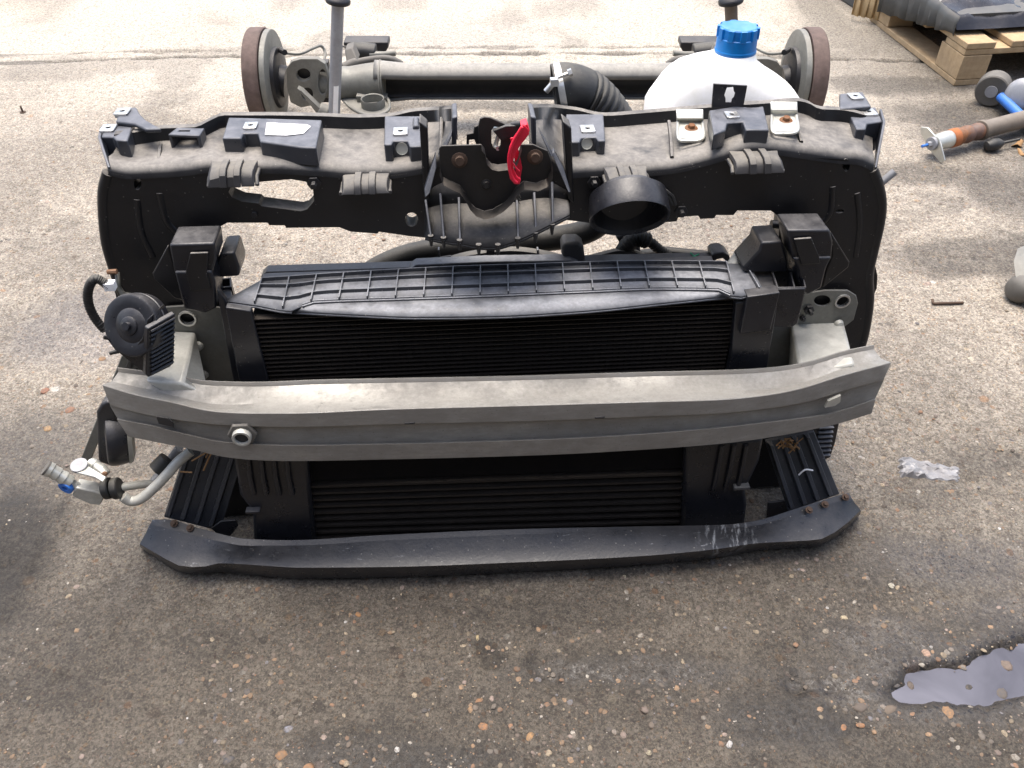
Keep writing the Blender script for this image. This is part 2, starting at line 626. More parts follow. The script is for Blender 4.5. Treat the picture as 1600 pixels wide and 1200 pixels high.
stain_and_shade = np.zeros(X.shape)
for i, (px, py, rx, ry, a) in enumerate([
        (5, 870, .11, .16, .95), (40, 700, .10, .12, .35), (20, 520, .16, .10, .3), (680, 1190, .17, .05, .75), (1240, 1125, .13, .06, .8), (560, 1170, .10, .04, .6), (330, 1010, .10, .05, .45), (60, 1080, .12, .05, .5), (900, 960, .2, .03, .3),
        (1000, 1050, .22, .05, .55), (1450, 270, .22, .07, .7), (1560, 300, .16, .12, .7), (1540, 400, .30, .10, .75), (1420, 395, .14, .05, .5),
        (1390, 130, .26, .10, .75), (1280, 20, .10, .45, .6), (1230, 85, .5, .05, .5), (1480, 180, .25, .12, .7), (1560, 200, .25, .15, .7),
        (1330, 60, .2, .25, .6), (1545, 720, .13, .06, .5), (1450, 770, .10, .05, .4), (1400, 880, .25, .10, .35), (100, 1000, .2, .1, .3),
        (270, 980, .12, .05, .4), (880, 1110, .3, .06, .25), (420, 80, .4, .05, .35), (730, 165, .55, .05, .8), (1370, 560, .2, .2, .25),  # wide blob by the axle paints in the shadow under its beam
        (60, 250, .4, .2, .25), (120, 420, .2, .1, .35), (1520, 1180, .2, .05, .4)]):
    stain_and_shade = np.maximum(stain_and_shade, a * blob(px, py, rx, ry, 0.6, 0.9, i % 9))
stain_and_shade = np.maximum(stain_and_shade, 0.9 * (1 - sstep(0.004, 0.020, np.abs(dj1)))) 
stain_and_shade = np.maximum(stain_and_shade, 0.7 * (1 - sstep(0.003, 0.014, np.abs(dj2))))
stain_and_shade = np.maximum(stain_and_shade, 0.8 * (1 - sstep(0.003, 0.022, np.abs(dck))) * sstep(0.4, 0.55, fbm(X * 9, Y * 9, 2, 43)))
stain_and_shade = np.maximum(stain_and_shade, 0.35 * sstep(0.52, 0.66, fbm(X * 4.5, Y * 4.5, 4, 61)))
wet = np.zeros(X.shape)
for i, (px, py, rx, ry, a) in enumerate([
        (1440, 1050, .20, .07, 1.0), (1480, 880, .12, .06, 1.0), (1300, 1075, .11, .035, 1.0), (1390, 1000, .12, .04, .9), (1580, 960, .12, .05, .9), (560, 1185, .12, .03, .45), (690, 1190, .14, .03, .5), (1230, 1130, .12, .05, .5),
        (1000, 1048, .2, .025, .9), (120, 520, .16, .16, 1.0), (60, 700, .12, .15, .5), (700, 60, .6, .2, .5)]):
    wet = np.maximum(wet, a * blob(px, py, rx, ry, 0.7, 1.1, i % 9))
wet = np.maximum(wet, 0.9 * (1 - sstep(0.0, 0.045, np.abs(sdw))))
stain_and_shade = np.maximum(stain_and_shade, 0.6 * (1 - sstep(0.0, 0.05, sdw)))
# ground darker towards the camera and along the right side
ground_dark = (1 - sstep(0.60, 1.75, Y + (fbm(X * 2.2, Y * 2.2, 4, 81) - 0.5) * 0.7))
ground_dark = np.maximum(ground_dark, 0.5 * sstep(1.0, 1.5, X + (fbm(X * 3, Y * 3, 3, 83) - 0.5) * 0.6) * (1 - sstep(2.6, 3.4, Y)))

ny, nx = X.shape
gme = bpy.data.meshes.new('ground')
idx = np.arange(nx * ny).reshape(ny, nx)
quads = np.stack([idx[:-1, :-1], idx[:-1, 1:], idx[1:, 1:], idx[1:, :-1]], -1).reshape(-1, 4)
gme.vertices.add(nx * ny)
gme.vertices.foreach_set('co', np.stack([X, Y, Z], -1).astype(np.float32).ravel())
gme.loops.add(quads.size)
gme.loops.foreach_set('vertex_index', quads.astype(np.int32).ravel())
gme.polygons.add(len(quads))
gme.polygons.foreach_set('loop_start', np.arange(0, quads.size, 4, dtype=np.int32))
gme.polygons.foreach_set('use_smooth', np.ones(len(quads), bool))
gme.update(calc_edges=True)
far_glare = sstep(2.15, 3.3, Y + (fbm(X * 1.8, Y * 1.8, 4, 91) - 0.5) * 1.1) * (1 - 0.8 * sstep(0.9, 1.7, X))  # far concrete painted paler to stand in for the glare there
for nm, arr in (('stain_and_shade', stain_and_shade), ('wet', wet), ('ground_dark', ground_dark), ('far_glare', far_glare)):
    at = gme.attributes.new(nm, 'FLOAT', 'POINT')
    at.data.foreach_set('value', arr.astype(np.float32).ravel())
ground = bpy.data.objects.new('ground', gme)
COL.objects.link(ground)
tag(ground, 'old stained concrete yard with exposed flint stones', kind='structure')


def ground_material():
    m, nt, b = new_mat('yard_concrete')
    v = coords(nt)
    at = lambda n: N(nt, 'ShaderNodeAttribute', attribute_name=n).outputs['Fac']
    st, we, da, dr = at('stain_and_shade'), at('wet'), at('ground_dark'), at('far_glare')
    # distorted coordinates so that stones are ragged
    nz = N(nt, 'ShaderNodeTexNoise')
    inp(nz, Scale=120.0, Detail=2.0)
    nt.links.new(v, nz.inputs['Vector'])
    vm = N(nt, 'ShaderNodeVectorMath', operation='MULTIPLY_ADD')
    nt.links.new(nz.outputs['Color'], vm.inputs[0])
    vm.inputs[1].default_value = (0.008, 0.008, 0.008)
    nt.links.new(v, vm.inputs[2])
    dv = vm.outputs[0]
    n_lo = noise(nt, v, 2.2, 6, 0.65)
    n_mid = noise(nt, v, 14, 6, 0.7)
    n_hi = noise(nt, v, 130, 5, 0.75)
    n_vh = noise(nt, v, 420, 3, 0.7)
    cem = mix(nt, ramp(nt, n_mid, [(0.3, 0.0), (0.7, 1.0)]), (0.27, 0.235, 0.185), (0.50, 0.45, 0.37))
    cem = mix(nt, ramp(nt, n_lo, [(0.35, 0.0), (0.65, 1.0)]), cem, mix(nt, 0.5, cem, (0.33, 0.30, 0.26)))
    cem = mix(nt, ramp(nt, n_hi, [(0.34, 0.85), (0.50, 0.0)]), cem, (0.075, 0.06, 0.045))
    cem = mix(nt, ramp(nt, noise(nt, v, 42, 6, 0.75), [(0.42, 0.55), (0.56, 0.0)]), cem, (0.12, 0.098, 0.075))
    cem = mix(nt, ramp(nt, n_vh, [(0.55, 0.0), (0.72, 0.75)]), cem, (0.55, 0.50, 0.42))
    col = cem
    hs = []
    pal = [(0.0, (0.10, 0.09, 0.08)), (0.16, (0.34, 0.19, 0.095)), (0.25, (0.42, 0.29, 0.17)), (0.36, (0.50, 0.40, 0.27)), (0.5, (0.17, 0.13, 0.10)),
           (0.7, (0.58, 0.52, 0.40)), (0.8, (0.30, 0.25, 0.20)), (0.9, (0.40, 0.30, 0.25)), (0.97, (0.68, 0.66, 0.6))]
    half_dark = math_(nt, 'MULTIPLY', da, 0.5)
    for sc, keep, edge, amt in ((330.0, 0.25, 0.55, 0.75), (170.0, 0.35, 0.50, 0.85), (92.0, 0.45, 0.46, 0.85), (52.0, 0.62, 0.42, 0.85), (30.0, 0.82, 0.36, 0.85)):
        vo = N(nt, 'ShaderNodeTexVoronoi')
        inp(vo, Scale=sc, Randomness=1.0)
        nt.links.new(dv, vo.inputs['Vector'])
        sp = N(nt, 'ShaderNodeSeparateColor')
        nt.links.new(vo.outputs['Color'], sp.inputs[0])
        has = math_(nt, 'GREATER_THAN', sp.outputs[0], keep)
        siz = math_(nt, 'MULTIPLY', sp.outputs[2], edge)
        inside = math_(nt, 'MULTIPLY', math_(nt, 'SUBTRACT', siz, vo.outputs['Distance']), 14.0, True)
        f = math_(nt, 'MULTIPLY', has, inside)
        sc_col = ramp(nt, sp.outputs[1], pal, 'CONSTANT')
        sc_col = mix(nt, math_(nt, 'MULTIPLY', ramp(nt, n_hi, [(0.3, 0.0), (0.7, 1.0)]), 0.45), sc_col, (0.24, 0.19, 0.14))
        col = mix(nt, math_(nt, 'MULTIPLY', f, amt), col, sc_col)
        hs.append((f, 1.0 / sc))
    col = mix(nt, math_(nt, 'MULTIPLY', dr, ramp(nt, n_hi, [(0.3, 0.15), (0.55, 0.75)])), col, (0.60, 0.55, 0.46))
    # grit: sharp light and dark grains all over
    g1 = noise(nt, dv, 210, 3, 0.85)
    g2 = noise(nt, dv, 95, 4, 0.8)
    col = mix(nt, math_(nt, 'MULTIPLY', ramp(nt, g1, [(0.40, 1.0), (0.47, 0.0)]), 0.62), col, (0.055, 0.045, 0.036))
    col = mix(nt, math_(nt, 'MULTIPLY', ramp(nt, g1, [(0.56, 0.0), (0.63, 1.0)]), 0.6), col, (0.62, 0.56, 0.46))
    col = mix(nt, math_(nt, 'MULTIPLY', ramp(nt, g2, [(0.38, 1.0), (0.48, 0.0)]), 0.5), col, (0.11, 0.09, 0.07))
    # darker cement towards the camera and on the right
    dk = mix(nt, math_(nt, 'MULTIPLY', da, 0.9), (1, 1, 1), (0.19, 0.177, 0.163))
    col = mix(nt, 1.0, col, dk, 'MULTIPLY')
    stf = math_(nt, 'MULTIPLY', st, ramp(nt, n_hi, [(0.25, 1.0), (0.75, 0.7)]))
    col = mix(nt, 1.0, col, mix(nt, stf, (1, 1, 1), (0.13, 0.125, 0.125)), 'MULTIPLY')
    col = mix(nt, 1.0, col, mix(nt, we, (1, 1, 1), (0.72, 0.72, 0.75)), 'MULTIPLY')
    nt.links.new(col, b.inputs['Base Color'])
    wf = math_(nt, 'MULTIPLY', we, ramp(nt, n_hi, [(0.38, 1.0), (0.56, 0.12)]))
    ro = mix(nt, wf, ramp(nt, n_mid, [(0.3, 0.62), (0.7, 0.85)]), (0.12, 0.12, 0.12))
    nt.links.new(ro, b.inputs['Roughness'])
    b.inputs['Specular IOR Level'].default_value = 0.5
    h = math_(nt, 'ADD', math_(nt, 'MULTIPLY', n_hi, 0.0032), math_(nt, 'MULTIPLY', n_vh, 0.0012))
    for f, s in hs:
        h = math_(nt, 'ADD', h, math_(nt, 'MULTIPLY', f, s * 0.05))
    bp = N(nt, 'ShaderNodeBump')
    inp(bp, Distance=1.0)
    nt.links.new(math_(nt, 'SUBTRACT', 0.78, math_(nt, 'MULTIPLY', wf, 0.66)), bp.inputs['Strength'])
    nt.links.new(h, bp.inputs['Height'])
    nt.links.new(bp.outputs[0], b.inputs['Normal'])
    return m


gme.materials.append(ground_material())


def ground_z(x, y):
    i = int(np.clip(np.searchsorted(gx, x), 1, nx - 1))
    j = int(np.clip(np.searchsorted(gy, y), 1, ny - 1))
    return float(Z[j, i])


# puddle
pm, pnt, pb = new_mat('puddle_water')
pv = coords(pnt)
pb.inputs['Base Color'].default_value = (0.055, 0.056, 0.072, 1)
pcol = mix(pnt, ramp(pnt, noise(pnt, pv, 9, 4, 0.5, 1.0), [(0.35, 0.0), (0.7, 1.0)]), (0.07, 0.07, 0.085), (0.13, 0.13, 0.155))  # murky water colour with part of the sky reflection painted in
pnt.links.new(pcol, pb.inputs['Base Color'])
pb.inputs['Roughness'].default_value = 0.04
pb.inputs['IOR'].default_value = 1.5
pbp = N(pnt, 'ShaderNodeBump')
inp(pbp, Strength=0.04, Distance=0.01)
pnt.links.new(noise(pnt, pv, 25, 2, 0.4), pbp.inputs['Height'])
pnt.links.new(pbp.outputs[0], pb.inputs['Normal'])
x0, y0 = POOL.min(0) - 0.004
x1, y1 = POOL.max(0) + 0.004
pud = MB().grid([[Vector((x, y, -0.0062)) for x in np.linspace(x0, x1, 5)] for y in np.linspace(y0, y1, 5)]).build('puddle', pm)
tag(pud, 'shallow oily puddle reflecting grey sky in a broken hollow', kind='structure')

# loose and half bedded flints: one countless mass
gcol, gv, gf = [], [], []
PAL = [(.36, .17, .07), (.44, .25, .11), (.50, .38, .22), (.20, .15, .11), (.58, .52, .42), (.30, .25, .20), (.42, .30, .24), (.66, .64, .60), (.10, .10, .11), (.22, .22, .25)]
PW = np.array([1.5, 2.0, 1.8, 1.8, 0.8, 1.7, 1.2, .2, .8, .7])
PW = PW / PW.sum()


def stone(x, y, r, col, h=0.35, sink=0.5, zz=None):
    z = ground_z(x, y) if zz is None else zz
    n, o = 8, len(gv)
    a0, asp = rng.random() * 6.28, 0.6 + 0.4 * rng.random()
    tw = rng.random() * 6.28
    for k, (rr, hh) in enumerate(((1.0, -0.3), (0.96, 0.25), (0.62, 0.82))):
        for i in range(n):
            a = a0 + 2 * math.pi * i / n
            q = r * rr * (0.8 + 0.4 * rng.random()) if k < 2 else r * rr * (0.85 + 0.3 * rng.random())
            px, py = q * math.cos(a), q * math.sin(a) * asp
            gv.append((x + px * math.cos(tw) - py * math.sin(tw), y + px * math.sin(tw) + py * math.cos(tw), z + r * h * (hh - sink * 0.5 + 0.12 * rng.random())))
    gv.append((x, y, z + r * h * (1.0 - sink * 0.5)))
    for k in range(2):
        for i in range(n):
            j = (i + 1) % n
            gf.append((o + k * n + i, o + k * n + j, o + (k + 1) * n + j, o + (k + 1) * n + i))
    for i in range(n):
        gf.append((o + 2 * n + i, o + 2 * n + (i + 1) % n, o + 3 * n))
    gcol.extend([(*col, 1)] * (3 * n + 1))


def pick():
    c = np.array(PAL[rng.choice(len(PAL), p=PW)])
    c = (c * 0.75 + 0.25 * c.mean()) * (0.32 + 0.46 * rng.random())
    return tuple(np.clip(c, 0, 0.8))


for i in range(27000):
    y = 0.28 + 1.9 * rng.random() ** 1.5
    x = (rng.random() * 2 - 1) * (0.62 + 0.5 * y)
    if rng.random() > 1.6 * float(sstep(0.38, 0.68, fbm(np.array([x * 5]), np.array([y * 5]), 3, 97))[0]): continue
    r = 0.0011 + 0.0046 * rng.random() ** 4.0
    stone(x, y, r, pick(), 0.16 + 0.12 * rng.random(), 0.9)
for px, py, r, c in [(451, 1138, .010, (.30, .31, .36)), (358, 1188, .011, (.09, .09, .10)), (1140, 1163, .009, (.75, .74, .72)), (620, 1172, .006, (.7, .69, .66)),
                     (748, 1095, .012, (.40, .20, .09)), (756, 1135, .010, (.45, .22, .10)), (737, 1108, .009, (.44, .27, .14)), (828, 1152, .010, (.50, .29, .13)),
                     (797, 1135, .009, (.47, .25, .14)), (440, 1180, .012, (.38, .20, .09)), (510, 1030, .009, (.52, .42, .27)), (746, 995, .007, (.58, .46, .25)),
                     (1280, 1090, .007, (.4, .2, .1)), (1318, 1135, .011, (.42, .20, .09)), (1345, 1133, .008, (.45, .22, .1)), (1290, 985, .008, (.4, .34, .26)),
                     (1320, 964, .008, (.6, .5, .33)), (1393, 914, .007, (.66, .62, .5)), (1335, 941, .006, (.55, .5, .42)), (1435, 768, .006, (.7, .68, .6)),
                     (1447, 1022, .009, (.55, .36, .26)), (1390, 1110, .014, (.22, .17, .13)), (1345, 1105, .016, (.16, .13, .11)), (1425, 1068, .009, (.12, .09, .08)),
                     (1575, 1036, .013, (.28, .21, .17)), (1568, 1080, .012, (.13, .12, .12)), (1516, 1070, .008, (.05, .05, .05)), (1482, 1115, .014, (.42, .24, .12)),
                     (1012, 1175, .008, (.5, .44, .3)), (480, 1200, .012, (.40, .21, .1)), (560, 960, .008, (.45, .22, .08)), (975, 900, .006, (.66, .58, .4)),
                     (120, 985, .006, (.4, .26, .15)), (200, 640, .012, (.46, .26, .14)), (160, 560, .012, (.44, .25, .12)), (110, 640, .014, (.40, .2, .12)),
                     (75, 670, .013, (.5, .32, .16)), (180, 640, .010, (.42, .24, .12)), (70, 610, .012, (.4, .17, .1)), (145, 690, .012, (.46, .3, .17))]:
    g = G(px, py)
    stone(g.x, g.y, r * 0.74, tuple(0.62 * q for q in c), 0.2, 0.8, zz=-0.006 if pool_sd(np.array([g.x]), np.array([g.y]))[0] < 0 else None)
sme = bpy.data.meshes.new('gravel')
sme.from_pydata(gv, [], gf)
ca = sme.color_attributes.new('stone_colour', 'FLOAT_COLOR', 'POINT')
ca.data.foreach_set('color', np.array(gcol, np.float32).ravel())
for p in sme.polygons: p.use_smooth = True
sm, snt, sb = new_mat('flint')
sc_ = N(snt, 'ShaderNodeAttribute', attribute_name='stone_colour').outputs['Color']
sv = coords(snt)
snt.links.new(mix(snt, ramp(snt, noise(snt, sv, 260, 4, 0.7), [(0.38, 0.0), (0.62, 0.8)]), sc_, (0.11, 0.09, 0.07)), sb.inputs['Base Color'])
sb.inputs['Roughness'].default_value = 0.8
sme.materials.append(sm)
grav = bpy.data.objects.new('gravel', sme)
COL.objects.link(grav)
tag(grav, 'small orange, cream and grey flints bedded in the concrete', 'gravel', kind='stuff')

# ------------------------------------------------------------------ the front end assembly: one bolted unit
FE = empty('front_end_assembly', MOD, 'black plastic car front end with dirty silver bumper beam, standing on the concrete', 'car front end')
DF = 0.225          # depth of the panel's front wall
UP = Vector((0, 0, 1))


def BK(t): return Vector((0, t, 0))


def up_or_front(P): return P


# ---- support panel: shelf over the top, arched front wall with two legs
arch = [(170, 268), (160, 300), (161, 345), (166, 385), (180, 432), (196, 480), (202, 540), (200, 600), (210, 660), (330, 660), (345, 600), (345, 480), (343, 430),
        (326, 385), (333, 360), (355, 348), (418, 348), (421, 352), (445, 352), (447, 356), (530, 355), (548, 362), (590, 365), (592, 362), (640, 369), (672, 372), (700, 374), (722, 360),
        (770, 350), (820, 352), (866, 342), (888, 344), (935, 350), (985, 352), (1043, 347), (1057, 346), (1060, 339), (1091, 337), (1094, 342), (1116, 341), (1119, 336), (1146, 336),
        (1152, 329), (1204, 329), (1220, 340), (1216, 375), (1208, 420), (1212, 470), (1225, 600), (1232, 690), (1298, 690), (1328, 610), (1336, 570), (1352, 520), (1360, 470),
        (1359, 430), (1366, 395), (1377, 350), (1380, 318), (1374, 288), (1364, 262)]
top_l = [(170, 270), (200, 276), (255, 274), (300, 270), (330, 266), (350, 270), (420, 268), (500, 272), (560, 276), (600, 276), (650, 270), (680, 262), (700, 240), (714, 232)]
top_r = [(830, 232), (845, 240), (866, 262), (890, 275), (945, 272), (1000, 272), (1050, 268), (1110, 254), (1180, 236), (1222, 240), (1265, 246), (1310, 252), (1340, 254), (1364, 264)]
front = arch[::-1] + top_l + top_r
# picture order: up the right leg is reversed, so the loop runs left leg .. top .. right leg .. arch
front = [p for p in top_l] + [(714, 262), (830, 262)] + [p for p in top_r] + arch[::-1]
oblong = [(357, 300), (362, 290), (372, 287), (455, 280), (478, 284), (489, 296), (491, 314), (480, 327), (470, 330), (408, 322), (404, 318), (378, 315), (362, 308)]
round_hole = ell(643, 343, 10.5, 11, 18)
slot_l, slot_r = ell(215, 287, 6, 10, 12), ell(1322, 258, 6, 10, 12)
slot_low = ell(1312, 330, 7, 3, 10)
pan = MB()
pan.prism(Lp(front, DF), BK(0.028), [Lp(oblong, DF), Lp(round_hole, DF), Lp(slot_l, DF), Lp(slot_r, DF), Lp(slot_low, DF)])


def shelf(back, edge, n):
    b, e = pline(back, n), pline(edge, n)
    rows = [[] for _ in range(11)]
    for (bx, by), (ex, ey) in zip(b, e):
        p4 = L(ex, ey + 4, DF - 0.001)
        p2 = L(ex, ey - 26, DF + 0.026)
        zt = p2.z + 0.003
        q = Vector((p4.x, p4.y + 0.002, p2.z + 0.002))
        curve = [p4 * (1 - t) ** 2 + q * 2 * t * (1 - t) + p2 * t * t for t in (0, 0.2, 0.4, 0.6, 0.8, 1.0)]
        p1 = Lz(bx, by + 12, zt)
        if p1.y < p2.y + 0.02:
            p1 = Vector((p2.x, p2.y + 0.02, zt))
        w = Vector((p1.x, p1.y, zt))
        lip = w + Vector((0, 0.004, 0.016))
        lip2 = lip + Vector((0, 0.010, 0.001))
        low = lip2 + Vector((0, 0.002, -0.05))
        for r, p in zip(rows, curve + [p1.lerp(p2, 0.5) - UP * 0.002, p1, lip, lip2, low]):
            r.append(p)
    return rows


back_l = [(182, 218), (215, 214), (255, 208), (308, 206), (330, 196), (352, 187), (420, 187), (500, 188), (560, 190), (610, 188), (650, 180), (690, 178), (714, 177)]
back_r = [(830, 176), (860, 174), (895, 177), (945, 187), (1000, 183), (1060, 178), (1110, 174), (1200, 168), (1246, 164), (1262, 168), (1280, 177), (1310, 178), (1364, 190)]
pan.grid(shelf(back_l, top_l, 60))
pan.grid(shelf(back_r, top_r, 60))
# outer skirts of both legs, a second skin a little further back
pan.prism(Lp([(158, 300), (163, 270), (200, 290), (230, 400), (225, 500), (192, 505), (178, 450), (166, 400), (160, 350)], DF + 0.03), BK(0.02))
pan.prism(Lp([(1340, 300), (1372, 290), (1374, 330), (1364, 400), (1371, 430), (1370, 450), (1362, 470), (1358, 520), (1340, 560), (1320, 540), (1320, 420)], DF + 0.035), BK(0.02))
panel = pan.build('support_panel', PLASTIC, FE, bevel=0.0045)

# rounded rims down the outside of both legs
for pts in ([(170, 270), (163, 300), (164, 345), (169, 385), (183, 432), (199, 480), (205, 540), (203, 600)], [(1330, 600), (1338, 560), (1350, 520), (1357, 470), (1356, 430), (1363, 395), (1373, 350), (1376, 318), (1371, 288), (1362, 264)]):
    MB().tube(catmull(Lp(pts, DF + 0.006), 5), 0.0085, 14).build('edge_bead', PLASTIC, panel, sharp=60)
for pts in ([(345, 372), (322, 372), (306, 382)], [(1205, 350), (1222, 352), (1230, 362)]):
    MB().tube(catmull(Lp(pts, DF + 0.002), 5), 0.006, 12).build('edge_bead', PLASTIC, panel, sharp=60)
for pts in ([(215, 310), (222, 360), (240, 400)], [(250, 300), (262, 345), (290, 372)], [(1300, 290), (1296, 330), (1280, 352)], [(1338, 300), (1342, 350), (1336, 400)]):
    MB().tube(catmull(Lp(pts, DF + 0.003), 5), [0.0055] * (len(catmull(Lp(pts, DF), 5))), 12).build('moulded_seam', PLASTIC, panel, sharp=60)

# raised seams on the dusty shelf
for (ax, ay, bx, by) in [(255, 215, 247, 258), (262, 232, 262, 268), (307, 232, 304, 266), (500, 200, 497, 252), (690, 185, 689, 240), (846, 190, 850, 240),
                         (1045, 190, 1050, 246), (1112, 206, 1118, 232), (1238, 176, 1252, 222), (1336, 210, 1330, 246), (1250, 210, 1240, 226)]:
    a, b = L(ax, ay, DF + 0.10), L(bx, by, DF + 0.016)
    if abs(a.z - b.z) > 0.05: a = Lz(ax, ay, b.z + 0.006)
    MB().tube([a, (a + b) / 2 + UP * 0.004, b], 0.0028, 8).build('moulded_seam', PLASTIC, panel)

# ---- brackets standing on the shelf
def top_block(px, z, h, mat=BRKT, name='mounting_bracket', bev=0.002):
    return MB().prism(Zp(px, z), -UP * h).build(name, mat, panel, bevel=bev)


_tl = np.array(top_l + top_r, float)


def shelf_z(px):
    y = float(np.interp(px, _tl[:, 0], _tl[:, 1]))
    return L(px, y - 24, DF + 0.022).z + 0.004


ZT = 0.0
nuts = []


def clip_nut(cx, cy, z, w=0.017, tilt=0.0):
    """bright sheet clip folded over the bracket's edge, with a threaded hole"""
    c = Lz(cx, cy, z)
    m = MB()
    sq = [c + Vector((x * w / 2, y * w / 2 * 1.15, 0.001)) for x, y in ((-1, -1), (1, -1), (1, 1), (-1, 1))]
    hole = [c + Vector((0.0035 * math.cos(a), 0.0035 * math.sin(a), 0.001)) for a in (2 * math.pi * i / 12 for i in range(12))]
    m.prism(sq, UP * 0.002, [hole])
    m.prism([c + Vector((x * w * 0.42, -w * 0.575, 0.003 - zz)) for x, zz in ((-1, 0), (1, 0), (1, 0.006), (-1, 0.006))], Vector((0, -0.0015, 0)))
    m.prism([c + Vector((x * w * 0.42, -w * 0.575 - 0.001, -0.006 - zz)) for x, zz in ((-1, 0), (-0.6, 0), (-0.6, 0.007), (-1, 0.007))], Vector((0, -0.0015, 0)))
    m.prism([c + Vector((x * w * 0.42, -w * 0.575 - 0.001, -0.006 - zz)) for x, zz in ((0.6, 0), (1, 0), (1, 0.007), (0.6, 0.007))], Vector((0, -0.0015, 0)))
    m.prism([c + Vector((x * w * 0.42, -w * 0.575 - 0.001, -0.011 - zz)) for x, zz in ((-1, 0), (1, 0), (1, 0.003), (-1, 0.003))], Vector((0, -0.0015, 0)))
    o = m.build('clip_nut', CHROME, panel, bevel=0.0005)
    MB().lathe(c + UP * 0.0012, (0, 0, 1), [(-0.003, 0.0001), (-0.003, 0.0034), (0.0006, 0.0034)], 12).build('nut_hole', DARKST, panel)
    return o


ZT = 0.644
# left end bracket: lower and rear step
top_block([(158, 214), (163, 193), (209, 192), (199, 220), (181, 219), (177, 214)], ZT, 0.045)
top_block([(181, 190), (186, 168), (213, 167), (218, 177), (228, 187), (240, 194), (252, 201), (228, 202), (210, 193)], ZT + 0.006, 0.006)
MB().prism([Lz(152, 214, ZT), Lz(157, 197, ZT), L(172, 268, DF + 0.05), L(168, 262, DF)], Vector((0.004, 0, 0))).build('bracket_web', BRKT, panel, bevel=0.001)
clip_nut(170, 202, ZT, 0.019)
clip_nut(192, 176, ZT + 0.006, 0.019)
ZT = 0.641
# slotted bridge
z = ZT
m = MB()
m.prism(Zp([(262, 210), (276, 199), (318, 200), (311, 212)], z), -UP * 0.004, [Zp([(278, 205), (280, 202.5), (297, 202.5), (296, 205)], z)])
m.prism([Lz(262, 210, z), Lz(276, 199, z), Lz(276, 199, z) - UP * 0.02, Lz(262, 210, z) - UP * 0.02], Vector((0.004, 0, 0)))
m.prism([Lz(307, 212, z), Lz(315, 200, z), Lz(315, 200, z) - UP * 0.02, Lz(307, 212, z) - UP * 0.02], Vector((0.004, 0, 0)))
m.build('mounting_bracket', BRKT, panel, bevel=0.0015)
ZT = 0.641
# long bracket carrying the paper tag
top_block([(347, 216), (357, 183), (503, 187), (494, 231), (470, 230), (406, 221), (403, 208), (380, 208), (377, 216)], ZT, 0.026)
clip_nut(392, 198, ZT, 0.018)
tagm = MB().prism(Zp([(417, 192), (480, 195), (486, 198), (474, 209), (448, 212), (414, 211)], ZT + 0.0008), UP * 0.0006).build('paper_tag', PAPER, panel)
ZT = 0.633
# brackets beside the latch opening
m = MB()
m.prism(Zp([(600, 226), (601, 181), (658, 181), (659, 229), (640, 229), (637, 220), (614, 220), (612, 226)], ZT), -UP * 0.03)
m.tube([Lz(650, 186, ZT + .002), Lz(650, 201, ZT + .001)], 0.0045, 10)
m.build('mounting_bracket', BRKT, panel, bevel=0.002)
clip_nut(626, 207, ZT, 0.02)
MB().lathe(L(628, 232, DF - 0.003) , (0, -1, 0.2), [(0, 0.0001), (0, 0.0078), (0.002, 0.008)], 20).build('washer', ZINC, panel)
ZT = 0.622
top_block([(884, 222), (884, 178), (943, 178), (946, 220), (934, 220), (931, 214), (908, 215), (906, 222)], ZT, 0.03)
clip_nut(918, 203, ZT, 0.02)
MB().lathe(L(917, 224, DF - 0.003), (0, -1, 0.2), [(0, 0.0001), (0, 0.0072), (0.002, 0.0075)], 20).build('washer', ZINC, panel)
ZT = 0.643
# right bracket with the raised keyhole tab behind it
top_block([(1115, 210), (1108, 172), (1146, 166), (1193, 165), (1202, 203), (1165, 203), (1161, 190), (1136, 192), (1134, 203)], ZT, 0.024)
clip_nut(1143, 181, ZT, 0.018)
dk = Lz(1140, 168, ZT).y
key = [(1136, 137), (1146, 136), (1147, 143), (1149, 146), (1147, 152), (1144, 155), (1143, 160), (1134, 160), (1134, 154), (1132, 149), (1134, 143)]
MB().prism(Lp([(1112, 168), (1115, 131), (1168, 134), (1162, 166)], dk), BK(0.003), [Lp(key, dk)]).build('keyhole_tab', CLEANPL, panel, bevel=0.0008)
ZT = 0.624
# right end bracket
top_block([(1338, 202), (1326, 176), (1330, 168), (1368, 167), (1380, 190), (1355, 193), (1353, 202)], ZT - 0.004, 0.045)
top_block([(1312, 170), (1312, 146), (1348, 143), (1362, 166), (1328, 169)], ZT + 0.006, 0.006)
top_block([(1268, 180), (1278, 166), (1296, 164), (1300, 171), (1320, 172), (1325, 180)], ZT - 0.006, 0.006)
MB().lathe(Lz(1287, 169, ZT - 0.006), (0, 0, 1), [(0, 0.0001), (0.0006, 0.0042)], 14).build('bolt_hole', DARKST, panel)
MB().prism([Lz(1380, 190, ZT), Lz(1374, 170, ZT), L(1364, 268, DF + 0.04), L(1366, 262, DF)], Vector((0.004, 0, 0))).build('bracket_web', BRKT, panel, bevel=0.001)
clip_nut(1357, 177, ZT - 0.004, 0.02)
clip_nut(1336, 152, ZT + 0.006, 0.019)


